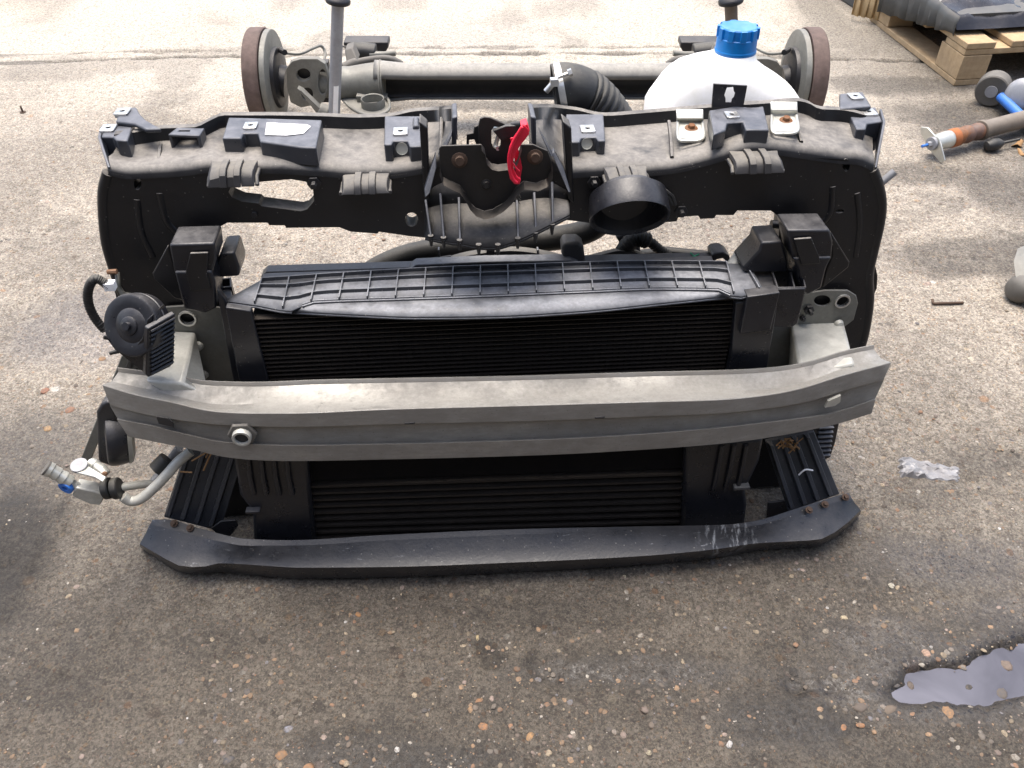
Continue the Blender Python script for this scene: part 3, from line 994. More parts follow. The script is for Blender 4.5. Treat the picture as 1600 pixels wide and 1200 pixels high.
# grey stepped hoods on the front wall
def hood(cx, y_top, y_bot, w_px, skew=0.0):
    a, b = L(cx - w_px / 2, y_bot, DF - 0.03), L(cx + w_px / 2, y_bot, DF - 0.03)
    zt = L(cx, y_top, DF + 0.002).z
    w = (b - a).x
    m = MB()
    parts = [(-0.5, -0.22, 0), (-0.22, -0.08, 0.0035), (-0.08, 0.08, 0.0), (0.08, 0.22, 0.0035), (0.22, 0.5, 0)]
    x0 = (a.x + b.x) / 2
    zb = (a.z + b.z) / 2
    for k, (s, e, lift) in enumerate(parts):
        prof = [(0.004, zt - 0.001), (-0.010, zt), (-0.024, zt - 0.0015), (-0.031, zt - 0.008), (-0.033, zb), (-0.031, zb - 0.0005), (-0.027, zt - 0.013), (-0.018, zt - 0.008), (0.004, zt - 0.009)]
        f = lambda x: [Vector((x0 + x * w + skew * (p[1] - zt), DF + p[0] - lift * 0.8, p[1] + lift * (1 if i < 4 else 0.2))) for i, p in enumerate(prof)]
        l0, l1 = f(s), f(e)
        if k == 0:
            l0 = [p + Vector((0.003, 0, -0.003)) if i in (1, 2, 3) else p for i, p in enumerate(l0)]
        if k == 4:
            l1 = [p + Vector((-0.003, 0, -0.003)) if i in (1, 2, 3) else p for i, p in enumerate(l1)]
        n = len(prof)
        o = len(m.v)
        m.grid([l0, l1], close=True)
        m.f += [tuple(range(o, o + n))[::-1], tuple(range(o + n, o + 2 * n))]
    # curled side lips
    m.tube([Vector((x0 + 0.5 * w, DF, zt - 0.012)), Vector((x0 + 0.5 * w, DF - 0.02, zt - 0.013)), Vector((x0 + 0.5 * w + 0.001, DF - 0.03, zb))], 0.003, 8)
    m.tube([Vector((x0 - 0.5 * w, DF, zt - 0.012)), Vector((x0 - 0.5 * w, DF - 0.02, zt - 0.013)), Vector((x0 - 0.5 * w - 0.001, DF - 0.03, zb))], 0.003, 8)
    return m.build('hood_clip', CLIPPL, panel, bevel=0.0007)


hood(364, 251, 291, 74, 0.10)
hood(571, 270, 302, 75)
hood(982, 260, 294, 67)
hood(1184, 234, 270, 76, -0.12)

# loose ends on the front wall: studs, clip, side pin
def stud(px, py, d, r=0.006, ln=0.012, mat=DARKST, name='stud', parent=None):
    return MB().lathe(L(px, py, d), (0, -1, 0), [(-0.002, r * 1.6), (0.003, r * 1.6), (0.003, r * 0.75), (ln, r * 0.7), (ln, 0.0001)], 6).build(name, mat, parent or panel, bevel=0.0004)


stud(491, 286, DF)
stud(928, 284, DF)
stud(1064, 330, DF)
stud(398, 335, DF, 0.003, 0.003)
MB().tube([L(1374, 288, DF + 0.01), L(1398, 268, DF + 0.01)], 0.0055, 12).build('side_pin', SHOCKG, panel)

# zinc straps of the tank, each with a rusty bolt
def strap(px0, px1, yb, ym, ye, bx, by):
    z = shelf_z((px0 + px1) / 2) + 0.003
    prof = [(yb, z + 0.02), (yb + 12, z + 0.012), (ym, z + 0.003), (ye - 6, z), (ye, z - 0.004)]
    rows = []
    for i, (y, zz) in enumerate(prof):
        inset = 4 if i == 4 else 0
        rows.append([Lz(px0 + inset + (px1 - px0 - 2 * inset) * t + (y - yb) * 0.06, y, zz) for t in (0, 0.06, 0.5, 0.94, 1)])
    m = MB().grid(rows)
    o = m.build('tank_strap', ZINC, panel, solid=0.003, bevel=0.0012)
    rim = [Lz(px0 + 3, ym, z + 0.005), Lz(px0 + 4, ye - 4, z + 0.002), Lz((px0 + px1) / 2, ye - 1, z + 0.001), Lz(px1 + 1, ye - 5, z + 0.002), Lz(px1 - 1, ym, z + 0.005)]
    MB().tube(catmull(rim, 5), 0.0022, 8).build('strap_rim', ZINC, panel)
    c = Lz(bx, by, z + 0.003)
    MB().lathe(c, (0, -0.15, 1), [(0, 0.0095), (0.0015, 0.0092), (0.002, 0.007)], 24, cap=(True, True)).lathe(c, (0, -0.15, 1), [(0.001, 0.0055), (0.0065, 0.0052)], 6, cap=(False, True)).build('strap_bolt', RUST, panel, bevel=0.0005)


strap(1056, 1098, 172, 190, 221, 1080, 201)
strap(1203, 1245, 160, 180, 210, 1228, 189)

# ---- centre: ribbed tray, gussets, latch
TR = MB()
tb = [(664, 372), (692, 378), (720, 382), (747, 387), (772, 388), (800, 381), (830, 368), (862, 352), (890, 338)]
tt = [(664, 300), (692, 285), (720, 280), (747, 278), (772, 278), (800, 278), (830, 278), (862, 285), (890, 300)]
b, t = pline(tb, 33), pline(tt, 33)
rows = [[], [], []]
for (bx, by), (tx, ty) in zip(b, t):
    s = 1 - ((bx - 775) / 113) ** 2
    rows[0].append(L(tx, ty, 0.226))
    rows[1].append(L((tx + bx) / 2, ty * 0.62 + by * 0.38, 0.224 - 0.006 * s))
    rows[2].append(L(bx, by, 0.172 - 0.028 * s))
TR.grid(rows)
TR.grid([rows[2], [p + Vector((0, 0.03, -0.004)) for p in rows[2]]])
tray = TR.build('latch_tray', PLASTIC, FE, solid=0.003, sharp=18)
for x0, y0, x1, y1 in [(663, 312, 672, 374), (686, 302, 692, 377), (715, 308, 717, 381), (744, 335, 747, 388), (775, 335, 777, 388), (806, 312, 808, 378), (833, 300, 836, 369), (861, 284, 862, 356)]:
    s = 1 - ((x1 - 775) / 113) ** 2
    a, c = L(x0, y0, 0.206), L(x1, y1, 0.169 - 0.028 * s)
    MB().prism([a, c, c + Vector((0, 0.012, -0.004)), a + Vector((0, 0.03, -0.02))], Vector((0.0032, 0, 0))).build('rib', BRKT, tray, bevel=0.0008)  # paler plastic than the tray puts lit edges on the ribs
    MB().tube([c + Vector((.001, .004, .004)), c + Vector((.001, .004, -.012))], [0.004, 0.0018], 8).build('pin', PLASTIC, tray)
for poly, d0, d1 in [([(664, 310), (672, 302), (682, 262), (681, 240), (663, 296)], 0.19, 0.19), ([(684, 246), (706, 205), (706, 213), (692, 246)], 0.20, 0.2),
                     ([(862, 240), (888, 302), (892, 300), (880, 262), (866, 236)], 0.19, 0.19), ([(842, 204), (861, 246), (865, 244), (856, 226)], 0.20, 0.2)]:
    MB().prism([L(x, y, 0.232 - (y - 195) * 0.00052) for x, y in poly], BK(0.012)).build('gusset', BRKT, tray, bevel=0.001)
# side walls of the opening
for poly in ([(655, 190), (662, 310), (672, 312), (668, 200)], [(880, 190), (893, 200), (897, 318), (888, 312)]):
    MB().prism(Lp(poly, 0.212), BK(0.03)).build('side_wall', PLASTIC, tray, bevel=0.002)
MB().prism(Lp([(715, 182), (713, 232), (712, 262), (706, 262), (706, 184)], 0.228), BK(0.05)).build('side_wall', BRKT, tray, bevel=0.002)
MB().prism(Lp([(829, 182), (831, 232), (832, 262), (838, 262), (838, 184)], 0.228), BK(0.05)).build('side_wall', BRKT, tray, bevel=0.002)

plate = [(686, 232), (690, 228), (752, 226), (757, 232), (760, 248), (768, 256), (778, 258), (802, 255), (808, 246), (814, 226), (833, 226), (856, 236), (861, 250), (861, 266), (854, 279),
         (838, 286), (818, 283), (806, 293), (798, 306), (785, 318), (770, 327), (757, 330), (743, 325), (734, 315), (726, 300), (718, 289), (705, 283), (692, 276), (687, 262)]
DL = 0.180
lt = MB()
lt.prism(Lp(plate, DL), BK(0.003))
edge = plate[12:]                     # from the top right round the bottom to the left side
lt.grid([Lp([edge[i] for i in range(len(edge))], DL), [p + Vector((0, -0.022, -0.001)) for p in Lp(edge, DL)]])
notch = plate[2:10]
lt.grid([Lp(notch, DL), [p + Vector((0, -0.016, -0.001)) for p in Lp(notch, DL)]])
latch = lt.build('bonnet_latch', LATCH, FE, bevel=0.0008)
for px, py in ((718, 250), (836, 245)):
    MB().lathe(L(px, py, DL), (0, -1, 0.1), [(0, 0.0105), (0.0015, 0.0102), (0.002, 0.0075), (0.0022, 0.0062), (0.007, 0.006)], 18, cap=(False, True)).build('latch_bolt', RUSTD, latch, bevel=0.0005)
MB().lathe(L(760, 288, DL), (0, -1, 0.1), [(0, 0.0075), (0.0012, 0.0072), (0.002, 0.005), (0.004, 0.004)], 16, cap=(False, True)).build('latch_rivet', LATCH, latch)
MB().prism(Lp([(749, 227), (747, 200), (750, 186), (756, 183), (767, 184), (785, 192), (808, 206), (802, 225), (803, 256), (770, 258), (758, 245)], DL + 0.02), BK(0.004),
           [Lp([(768, 204), (772, 198), (780, 199), (783, 206), (782, 228), (777, 233), (771, 231), (768, 224)], DL + 0.02)]).build('hook_plate', LATCH, latch, bevel=0.0008)
MB().prism(Lp([(729, 210), (740, 208), (741, 199), (747, 196), (752, 226), (744, 226), (741, 218), (733, 219), (733, 227), (729, 227)], DL + 0.035), BK(0.006)).build('hook_plate', LATCH, latch, bevel=0.0008)
MB().prism(Lp([(770, 205), (790, 197), (814, 196), (818, 204), (800, 214), (783, 220)], DL + 0.012), BK(0.006)).build('catch_arm', DARKST, latch, bevel=0.001)
MB().tube([L(800, 196, DL + 0.02), L(816, 194, DL + 0.012)], 0.0045, 12).build('catch_pin', DARKST, latch)
MB().tube(catmull([L(773, 199, DL + 0.035), L(781, 201, DL + .03), L(774, 228, DL + .03), L(778, 232, DL + .02)], 5), 0.003, 8).build('catch_spring', CHROME, latch)
lv = MB()
lever = [(818, 195), (826, 203), (827, 210), (816, 224), (806, 238), (802, 252), (803, 266), (808, 277), (814, 281), (812, 288), (804, 288), (797, 280), (794, 266), (793, 250), (796, 232), (803, 216), (813, 203)]
lv.prism(Lp(lever, 0.156), BK(0.006))
lv.tube(catmull(Lp([(816, 198), (804, 218), (797, 236), (795, 252), (797, 268), (802, 280), (808, 286)], 0.154), 5), 0.0022, 8)
lv.tube(catmull(Lp([(802, 255), (806, 262), (812, 268)], 0.155), 4), 0.0012, 6)
lv.prism(Lp([(797, 216), (806, 214), (816, 262), (813, 281), (806, 276), (803, 240)], 0.176), BK(0.002))
lv.prism(Lp([(814, 198), (824, 194), (828, 205), (821, 212)], 0.158), BK(0.02))
lv.build('release_lever', RED, latch, bevel=0.0012)
# fluff caught under the lever
fl = MB()
for i in range(26):
    a = L(808 + random.uniform(-4, 4), random.uniform(285, 315), 0.185)
    fl.tube([a, a + Vector((random.uniform(-.006, .006), random.uniform(-.004, .004), random.uniform(-.014, .004)))], 0.0007, 4)
fl.build('debris', GREYBUSH, latch)

# ---- air inlet duct in the panel and the corrugated hose behind it
ax = Vector((0.0, -0.80, -0.60)).normalized()
mouth = L(984, 341, DF - 0.045)
rx = (L(1046, 341, DF - 0.045) - L(921, 341, DF - 0.045)).length / 2
MB().lathe(mouth, -ax, [(0.004, rx * 0.90), (0.0, rx * 0.94), (-0.001, rx * 0.985), (0.004, rx), (0.018, rx * 0.985), (0.034, rx * 0.95)], 48) \
    .lathe(mouth, -ax, [(0.003, rx * 0.91), (0.03, rx * 0.86), (0.045, rx * 0.7)], 48, cap=(False, True)).build('intake_duct', CLEANPL, FE)
MB().tube([L(1015, 291, DF - 0.003), L(1036, 295, DF - 0.004), L(1050, 306, DF - 0.004), L(1055, 320, DF - 0.004)], 0.003, 8).tube(
    [L(1015, 296, DF - 0.004), L(1033, 299, DF - 0.005), L(1045, 308, DF - 0.005), L(1050, 320, DF - 0.005)], 0.0025, 8).build('duct_seal', RUBBER, panel)

hp = catmull([L(975, 225, 0.47), L(955, 200, 0.46), L(935, 172, 0.45), L(912, 152, 0.445), L(886, 143, 0.44), L(866, 146, 0.44)], 14)
hr = []
for i in range(len(hp)):
    t = i / (len(hp) - 1)
    r = 0.037 + 0.003 * t
    if 0.18 < t < 0.62: r += 0.0026 * math.sin(i * 1.55)
    hr.append(r)
hose = MB().tube(hp, hr, 28, cap=False).build('intake_hose', RUBBER, FE, solid=0.003, sharp=60)
e1, e0 = hp[-1], hp[-5]
axh = (e1 - e0).normalized()
MB().lathe(e1 - axh * 0.012, axh, [(-0.004, hr[-1] + .001), (-0.004, hr[-1] + 0.0035), (0.006, hr[-1] + 0.0035), (0.006, hr[-1] + .001)], 36).build('hose_clamp', CHROME, hose)
q = axh.to_track_quat('Z', 'Y')
sc = L(858, 132, 0.40)
MB().tube([L(853, 143, 0.402), L(870, 124, 0.402)], 0.0045, 10).box(L(866, 128, 0.401), (0.012, 0.012, 0.01)).tube([L(872, 121, 0.402), L(888, 115, 0.405)], 0.003, 8).lathe(
    L(888, 115, 0.405), (1, 0, 0.4), [(0, 0.006), (0.006, 0.006)], 6, cap=(True, True)).build('clamp_screw', CHROME, hose)

# ---- white tank with the blue cap
DT = 0.50
tk = MB()
rings = []
prof_px = [(250, 1008, 1250, 1.0), (205, 1008, 1250, 1.0), (178, 1009, 1249, 1.0), (160, 1011, 1246, 1.0), (148, 1018, 1242, 0.97), (136, 1027, 1234, 0.93), (124, 1036, 1219, 0.88), (113, 1047, 1202, 0.82), (103, 1061, 1190, 0.75), (95, 1079, 1182, 0.65), (89, 1101, 1180, 0.5), (80, 1119, 1180, 0.46)]
for y, xa, xb, dd in prof_px:
    a, b = L(xa, y, DT), L(xb, y, DT)
    c = (a + b) / 2
    hw = (b - a).x / 2
    hd = 0.075 * dd if dd > 0.5 else hw
    e = 0.62 if dd > 0.7 else (0.8 if dd > .55 else 1.0)
    rg = []
    for k in range(40):
        an = 2 * math.pi * k / 40
        ca, sa = math.cos(an), math.sin(an)
        rg.append(c + Vector((hw * math.copysign(abs(ca) ** e, ca), hd * math.copysign(abs(sa) ** e, sa), 0)))
    rings.append(rg)
tk.grid(rings, close=True)
tk.f.append(tuple(range(40))[::-1])
tank = tk.build('washer_tank', WHITEP, FE, sharp=80)
nz = L(1150, 92, DT)
MB().lathe(nz, (0.0, 0, 1), [(-0.012, 0.026), (0.012, 0.026)], 40).build('tank_neck', WHITEP, tank)
ct = L(1149, 78, DT)
ch = (L(1149, 40, DT) - ct).z
cr = (L(1180, 60, DT) - L(1118, 60, DT)).x / 2
cm = MB().lathe(ct, (0, 0, 1), [(-0.004, cr * 1.0), (-0.002, cr * 1.03), (0.002, cr * 1.03), (0.003, cr), (ch * 0.55, cr * 0.985), (ch * 0.56, cr * 0.93), (ch * 0.94, cr * 0.92), (ch, cr * 0.86), (ch, 0.0001)], 48)
for k in range(10):
    a = 2 * math.pi * (k + 0.5) / 10
    cm.box(ct + Vector((cr * 0.95 * math.cos(a), cr * 0.95 * math.sin(a), ch * 0.75)), (cr * 0.16, cr * 0.30, ch * 0.46), Matrix.Rotation(a, 3, 'Z'))
cm.build('tank_cap', BLUE, tank, bevel=0.0008)

# ---- cooling pack
ZP = 0.45
core = MB()
DC = 0.135
c0 = Lp([(394, 494), (1158, 478), (1126, 640), (420, 640)], DC + 0.006)
core.prism(c0, BK(0.02))
cond = core.build('condenser', CORE, FE)
tubes = MB()
tz0, tz1 = 0.436, L(775, 632, DC).z
xl, xr = L(400, 540, DC).x, L(1140, 530, DC).x
nt_ = 24
for i in range(nt_):
    z = tz0 + (tz1 - tz0) * i / (nt_ - 1)
    tubes.box(((xl + xr) / 2, DC + 0.004, z), (xr - xl, 0.012, 0.0016))
tubes.build('cooling_tubes', COREBAR, cond)
fins = MB()
for i in range(nt_ - 1):
    za = tz0 + (tz1 - tz0) * i / (nt_ - 1)
    zb = tz0 + (tz1 - tz0) * (i + 1) / (nt_ - 1)
    k = 150
    pts = []
    for j in range(k + 1):
        x = xl + (xr - xl) * j / k
        z = za if j % 2 else zb
        pts.append((x, z))
    fins.grid([[Vector((x, DC + 0.002, z)) for x, z in pts], [Vector((x, DC + 0.008, z)) for x, z in pts]])
tag(fins.build('cooling_fins', CORE, cond), kind='stuff')

# shroud: ribbed deflector on top, two side frames
sh = MB()
bk_ = pline([(408, 440), (540, 431), (700, 422), (850, 417), (1000, 413), (1155, 414), (1175, 424)], 49)
f1 = pline([(350, 472), (400, 479), (455, 488), (486, 475), (620, 470), (760, 465), (900, 459), (1040, 454), (1120, 455), (1150, 466), (1193, 455)], 49)
shp = MB()
shp.grid([Zp(bk_, ZP + 0.004), Zp([((a[0] + b[0]) / 2, (a[1] + b[1]) / 2) for a, b in zip(bk_, f1)], ZP + 0.002), Zp(f1, ZP)])
lip_f = pline([(457, 488), (560, 493.5), (650, 497), (760, 496), (900, 488.5), (1050, 473.5), (1150, 463)], 41)
_fx = np.array(f1)
lip_b = [(x, min(y - 0.5, float(np.interp(x, _fx[:, 0], _fx[:, 1])))) for x, y in lip_f]
shp.grid([Zp(lip_b, ZP - 0.0005), Zp(lip_f, ZP - 0.004)])
for part, zz in ((lip_f, ZP - 0.004), ([p for p in f1 if p[0] <= 462], ZP), ([p for p in f1 if p[0] >= 1140], ZP)):
    shp.grid([Zp(part, zz), [p - UP * 0.008 + Vector((0, 0.012, 0)) for p in Zp(part, zz)]])
shroud = shp.build('shroud', SHROUD, FE, solid=0.0025, sharp=20)
rb = MB()


def rib(a, b, h=0.006, w=0.002):
    a, b = Vector(a), Vector(b)
    s = (b - a).cross(UP).normalized() * w / 2
    rb.prism([a - s, b - s, b + s, a + s], UP * h)


_bk, _f1 = np.array(bk_), np.array(f1)


def cell(k, q):
    """k-th cross rib (fractional), q from the back edge (0) to the front edge (1) of the deflector"""
    xb = 411 + 42.5 * k
    xf = 774 + (xb - 774) * 1.035
    yb, yf = np.interp(xb, _bk[:, 0], _bk[:, 1]), np.interp(xf, _f1[:, 0], _f1[:, 1])
    return Lz(xb + (xf - xb) * q, yb + (yf - yb) * q, ZP + 0.004 * (1 - q))


for q in (0.03, 0.28, 0.68):
    for i in range(34):
        rib(cell(i / 2, q), cell((i + 1) / 2, q), 0.008)
for k in range(18):
    rib(cell(k, 0.02), cell(k, 0.97), 0.008)
rib(cell(17.7, 0.02), cell(17.9, 0.97), 0.008)
for off in (0, 3.4):
    for a, b in zip(f1[7:45], f1[8:46]):
        rib(Lz(a[0], a[1] - 2 + off, ZP), Lz(b[0], b[1] - 2 + off, ZP), 0.004, 0.0022)
mid = pline([(500, 484), (640, 481), (760, 478), (900, 472), (1020, 466), (1120, 460)], 24)
for a, b in zip(mid[:-1], mid[1:]):
    rib(Lz(*a, ZP - 0.003), Lz(*b, ZP - 0.003), 0.003, 0.0015)
rb.build('rib_lattice', SHROUD, shroud, bevel=0.0004)
fr = MB()
fr.prism(Lp([(352, 480), (392, 486), (422, 605), (430, 640), (394, 640), (372, 590)], 0.128), BK(0.012))
fr.prism(Lp([(338, 452), (352, 470), (374, 560), (386, 640), (372, 640)], 0.15), BK(0.012))
fr.build('side_frame', CLEANPL, FE, bevel=0.002)
fr = MB()
fr.prism(Lp([(1150, 474), (1196, 466), (1216, 462), (1213, 490), (1188, 640), (1124, 640), (1142, 560)], 0.12), BK(0.014))
fr.prism(Lp([(1168, 464), (1219, 457), (1204, 516), (1156, 522)], 0.112), BK(0.02))
fr.prism(Lp([(1214, 452), (1259, 451), (1247, 505), (1238, 512), (1208, 511)], Lz(1236, 451, ZP + .004).y), BK(0.003))
fr.build('side_frame', CLEANPL, FE, bevel=0.002)


def socket(poly, ribx, z, h):
    o = MB()
    inner = []
    c = Vector((sum(p[0] for p in poly) / len(poly), sum(p[1] for p in poly) / len(poly)))
    for p in poly:
        v = Vector(p) - c
        inner.append(tuple(c + v * (1 - 3.2 / v.length)))
    o.prism(Zp(poly, z), -UP * h, [Zp(inner, z)])
    o.prism(Zp([p for p in inner], z - h), -UP * 0.002)
    for x0, y0, x1, y1 in ribx:
        a, b = Lz(x0, y0, z - 0.003), Lz(x1, y1, z - 0.003)
        o2 = MB().prism([a, b, b - UP * (h - 0.004), a - UP * (h - 0.004)], Vector((0.0022, 0, 0)))
    so = o.build('socket', CLEANPL, FE, bevel=0.0006)
    if ribx: o2.build('socket_rib', CLEANPL, so)
    return so


socket([(1204, 418), (1232, 418), (1254, 423), (1260, 449), (1214, 450)], [(1233, 420, 1240, 448)], ZP + 0.004, 0.045)
socket([(336, 436), (361, 433), (362, 448), (338, 450)], [], ZP - 0.002, 0.03)
MB().prism(Zp([(336, 450), (360, 449), (366, 470), (346, 475)], ZP - 0.006), -UP * 0.03).build('frame_corner', CLEANPL, FE, bevel=0.002)

# radiator behind: top tank, cowl, caps
rad = MB()
rad.prism(Zp([(408, 441), (410, 428), (418, 426), (640, 419), (900, 411), (1112, 399), (1118, 416), (1160, 414), (900, 417), (640, 428)], ZP + 0.004), -UP * 0.05)
rad.prism(Lp([(408, 432), (416, 425), (650, 418), (760, 412), (905, 409), (1112, 404), (1118, 424), (410, 446)], 0.245), BK(0.02))
radiator = rad.build('radiator', CLEANPL, FE, bevel=0.002)
MB().prism(Lp([(640, 421), (650, 414), (760, 409), (892, 407), (905, 413), (905, 424), (640, 428)], 0.238), BK(0.02)).build('tank_rail', SHROUD, radiator, bevel=0.0015)
cw = MB()
arc = pline([(682, 415), (720, 402), (760, 395), (800, 392), (840, 396), (880, 405), (900, 411)], 24)
cw.grid([Lp([(x, y + 14) for x, y in arc], 0.275), Lp(arc, 0.275), Lp([(x, y - 7) for x, y in arc], 0.30), Lp([(x, y + 20) for x, y in arc], 0.33)])
arc2 = pline([(905, 408), (940, 398), (970, 392), (990, 394), (1010, 402)], 16)
cw.grid([Lp([(x, y + 18) for x, y in arc2], 0.29), Lp(arc2, 0.29), Lp([(x, y - 5) for x, y in arc2], 0.31), Lp([(x, y + 20) for x, y in arc2], 0.33)])
cw.grid([Lp([(985, 400), (1040, 392), (1110, 398)], 0.31), Lp([(985, 392), (1040, 385), (1110, 392)], 0.34)])
cowl = cw.build('fan_cowl', CLIPPL, FE, solid=0.003)
MB().prism(Lp([(668, 405), (705, 400), (705, 404), (668, 409)], 0.274), BK(0.003)).build('cowl_clip', DARKST, cowl)
MB().box(L(766, 388, 0.28), (0.012, 0.02, 0.02)).build('cowl_clip', DARKST, cowl, bevel=0.0008)
for x in (686, 840):
    MB().box(L(x, 397, .28), (.003, .01, .02)).build('cowl_rib', SHROUD, cowl, bevel=0.0008)
MB().prism(Lp([(878, 388), (882, 380), (904, 379), (912, 386), (915, 409), (880, 410)], 0.25), BK(0.03)).build('relay_box', CLIPPL, FE, bevel=0.004)
MB().prism(Lp([(1112, 400), (1118, 395), (1130, 394), (1140, 400), (1143, 412), (1138, 412), (1130, 404), (1120, 406), (1114, 412)], 0.24), BK(0.03)).build('tank_clip', CLEANPL, radiator, bevel=0.002)
# green chalk cross on the tank
gx_ = MB()
for a, b in (((1079, 405), (1091, 416)), ((1078, 414), (1092, 407))):
    zc_ = L(1085, 404, 0.245).z + 0.0012
    gx_.tube([Lz(a[0], a[1] - 10, zc_), Lz(b[0], b[1] - 10, zc_)], 0.0012, 6)
gx_.build('chalk_cross', GREEN, radiator)
# coolant hose and loom behind the pack
MB().tube(catmull([L(560, 440, 0.33), L(600, 415, 0.34), L(650, 397, 0.35), L(720, 385, 0.355), L(800, 378, 0.36), L(870, 372, 0.36), L(915, 362, 0.36), L(940, 345, 0.36), L(945, 320, 0.36)], 8), 0.0195, 20).build('coolant_hose', RUBBER, FE)
lp_ = catmull([L(1045, 400, 0.30), L(1030, 390, 0.30), L(1015, 378, 0.30), L(997, 373, 0.30), L(983, 380, 0.30), L(972, 395, 0.31)], 16)
MB().tube(lp_, [(0.0075 if i < 34 else 0.0125) + 0.0011 * math.sin(i * 1.6) for i in range(len(lp_))], 12).build('wiring_loom', RUBBER, FE, sharp=70)
MB().tube([L(965, 372, 0.34), L(975, 366, 0.34), L(990, 372, 0.33), L(992, 400, 0.33)], 0.010, 12).build('bleed_pipe', SHROUD, FE)
ap = MB()
pa = [L(1142, 422, 0.20), L(1152, 408, 0.215), L(1164, 393, 0.23)]
ap.tube(pa, [0.011, 0.0115, 0.012], 18)
pipe = ap.build('pipe_union', ALUCAST, FE)
MB().tube([L(1163, 394, 0.23), L(1168, 387, 0.235), L(1172, 382, 0.24)], [0.0125, 0.0115, 0.0125], 16).build('union_ring', PAPER, pipe)
MB().tube([L(1166, 389, 0.232), L(1180, 378, 0.24), L(1184, 373, 0.242), L(1190, 368, 0.245)], [0.0105, 0.0105, 0.008, 0.0075], 16).tube([L(1188, 374, .242), L(1198, 371, .246)], .003, 8).build('union_cap', SHOCKG, pipe)

# rubber mount blocks between pack and panel
def mount(poly_top, poly_front, recess, web, d):
    m = MB()
    m.prism(Lp(poly_front, d), BK(0.05))
    m.prism(Lp(poly_top, d + 0.004), BK(0.05))
    o = m.build('mount_block', CLEANPL, FE, bevel=0.003)
    MB().prism(Lp(recess, d - 0.0025), BK(0.004)).build('mount_pad', PLASTIC, o, bevel=0.001)
    MB().prism(Lp(web, d + 0.012), BK(0.006)).build('mount_web', PLASTIC, o, bevel=0.002)
    return o


mount([(264, 382), (335, 380), (338, 405), (330, 430), (272, 428)], [(272, 425), (330, 424), (336, 440), (338, 482), (322, 490), (288, 484), (284, 470)],
      [(297, 396), (325, 395), (323, 428), (330, 452), (298, 455), (290, 425)], [(238, 428), (262, 384), (276, 430), (286, 470), (272, 466), (240, 436)], 0.15)
mount([(1230, 360), (1297, 359), (1302, 378), (1300, 406), (1240, 408)], [(1240, 404), (1300, 402), (1292, 418), (1284, 450), (1262, 462), (1250, 455), (1246, 420)],
      [(1241, 374), (1268, 372), (1280, 400), (1282, 412), (1252, 414), (1247, 395)], [(1298, 362), (1328, 410), (1326, 418), (1286, 450), (1290, 425), (1300, 400)], 0.15)
MB().prism(Lp([(344, 396), (366, 394), (374, 418), (374, 432), (340, 434), (338, 412)], 0.185), BK(0.05)).build('pack_bracket', CLEANPL, FE, bevel=0.003)
MB().prism(Lp([(1160, 420), (1186, 392), (1190, 379), (1222, 377), (1232, 412), (1230, 426), (1165, 426)], 0.17), BK(0.05)).build('pack_bracket', CLEANPL, FE, bevel=0.003)

MB().prism(Zp([(1170, 424), (1204, 418), (1216, 452), (1190, 456)], ZP - 0.003), -UP * 0.006).build('frame_corner', CLEANPL, FE, bevel=0.001)
MB().box((0.012, 0.178, 0.135), (1.0, 0.02, 0.25)).build('rear_light_block', PLASTIC, FE, bevel=0.004)  # unseen crosspiece added to block light coming in from behind

# intercooler under the beam
DI = 0.085
ic = MB()
ic.prism(Lp([(480, 700), (1072, 690), (1066, 836), (494, 846)], DI + 0.014), BK(0.03))
ic.prism(Lp([(478, 705), (1075, 695), (1074, 732), (482, 752)], DI + 0.004), BK(0.03))
inter = ic.build('intercooler', CORE, FE, bevel=0.001)
for i in range(9):
    f = i / 8
    a = L(487 + 6 * f, 757 + 82 * f, DI + 0.004)
    b = L(1074 - 6 * f, 737 + 86 * f, DI + 0.004)
    c = (a + b) / 2
    r_ = Matrix.Rotation(-math.atan2((b - a).z, (b - a).x), 3, 'Y')
    MB().box(c, ((b - a).length, 0.012, 0.0042), r_).build('cooling_bar', COREBAR, inter)
et = MB()
et.prism(Lp([(364, 712), (480, 706), (484, 755), (494, 848), (396, 848), (394, 800), (374, 775)], DI - 0.012), BK(0.05))
et.build('end_tank', CLEANPL, FE, bevel=0.006)
for k in range(4):
    x = 388 + k * 20
    MB().tube([L(x, 715, DI - 0.014), L(x + 3, 745, DI - 0.016), L(x + 9, 772, DI - 0.014)], 0.004, 8).build('tank_rib', CLEANPL, bpy.data.objects['end_tank'])
MB().box(L(396, 797, DI - .016), (.022, .012, .005)).build('tank_foot', CLEANPL, bpy.data.objects['end_tank'], bevel=0.001)
et2 = MB().prism(Lp([(1072, 694), (1194, 686), (1188, 720), (1165, 768), (1168, 790), (1162, 842), (1064, 842)], DI - 0.012), BK(0.05)).build('end_tank', CLEANPL, FE, bevel=0.006)
for k in range(3):
    x = 1128 + k * 19
    MB().tube([L(x, 695, DI - 0.014), L(x - 6, 730, DI - 0.016), L(x - 14, 765, DI - 0.014)], 0.004, 8).build('tank_rib', CLEANPL, et2)
MB().box(L(1158, 760, DI - .016), (.026, .012, .006)).build('tank_foot', CLIPPL, et2, bevel=0.001)

# ---- aluminium bumper beam
def dbeam(x):
    s = abs(x - 775) / 615
    t = max(0, (s - 0.45) / 0.55)
    return 0.03 + 0.066 * t ** 1.6


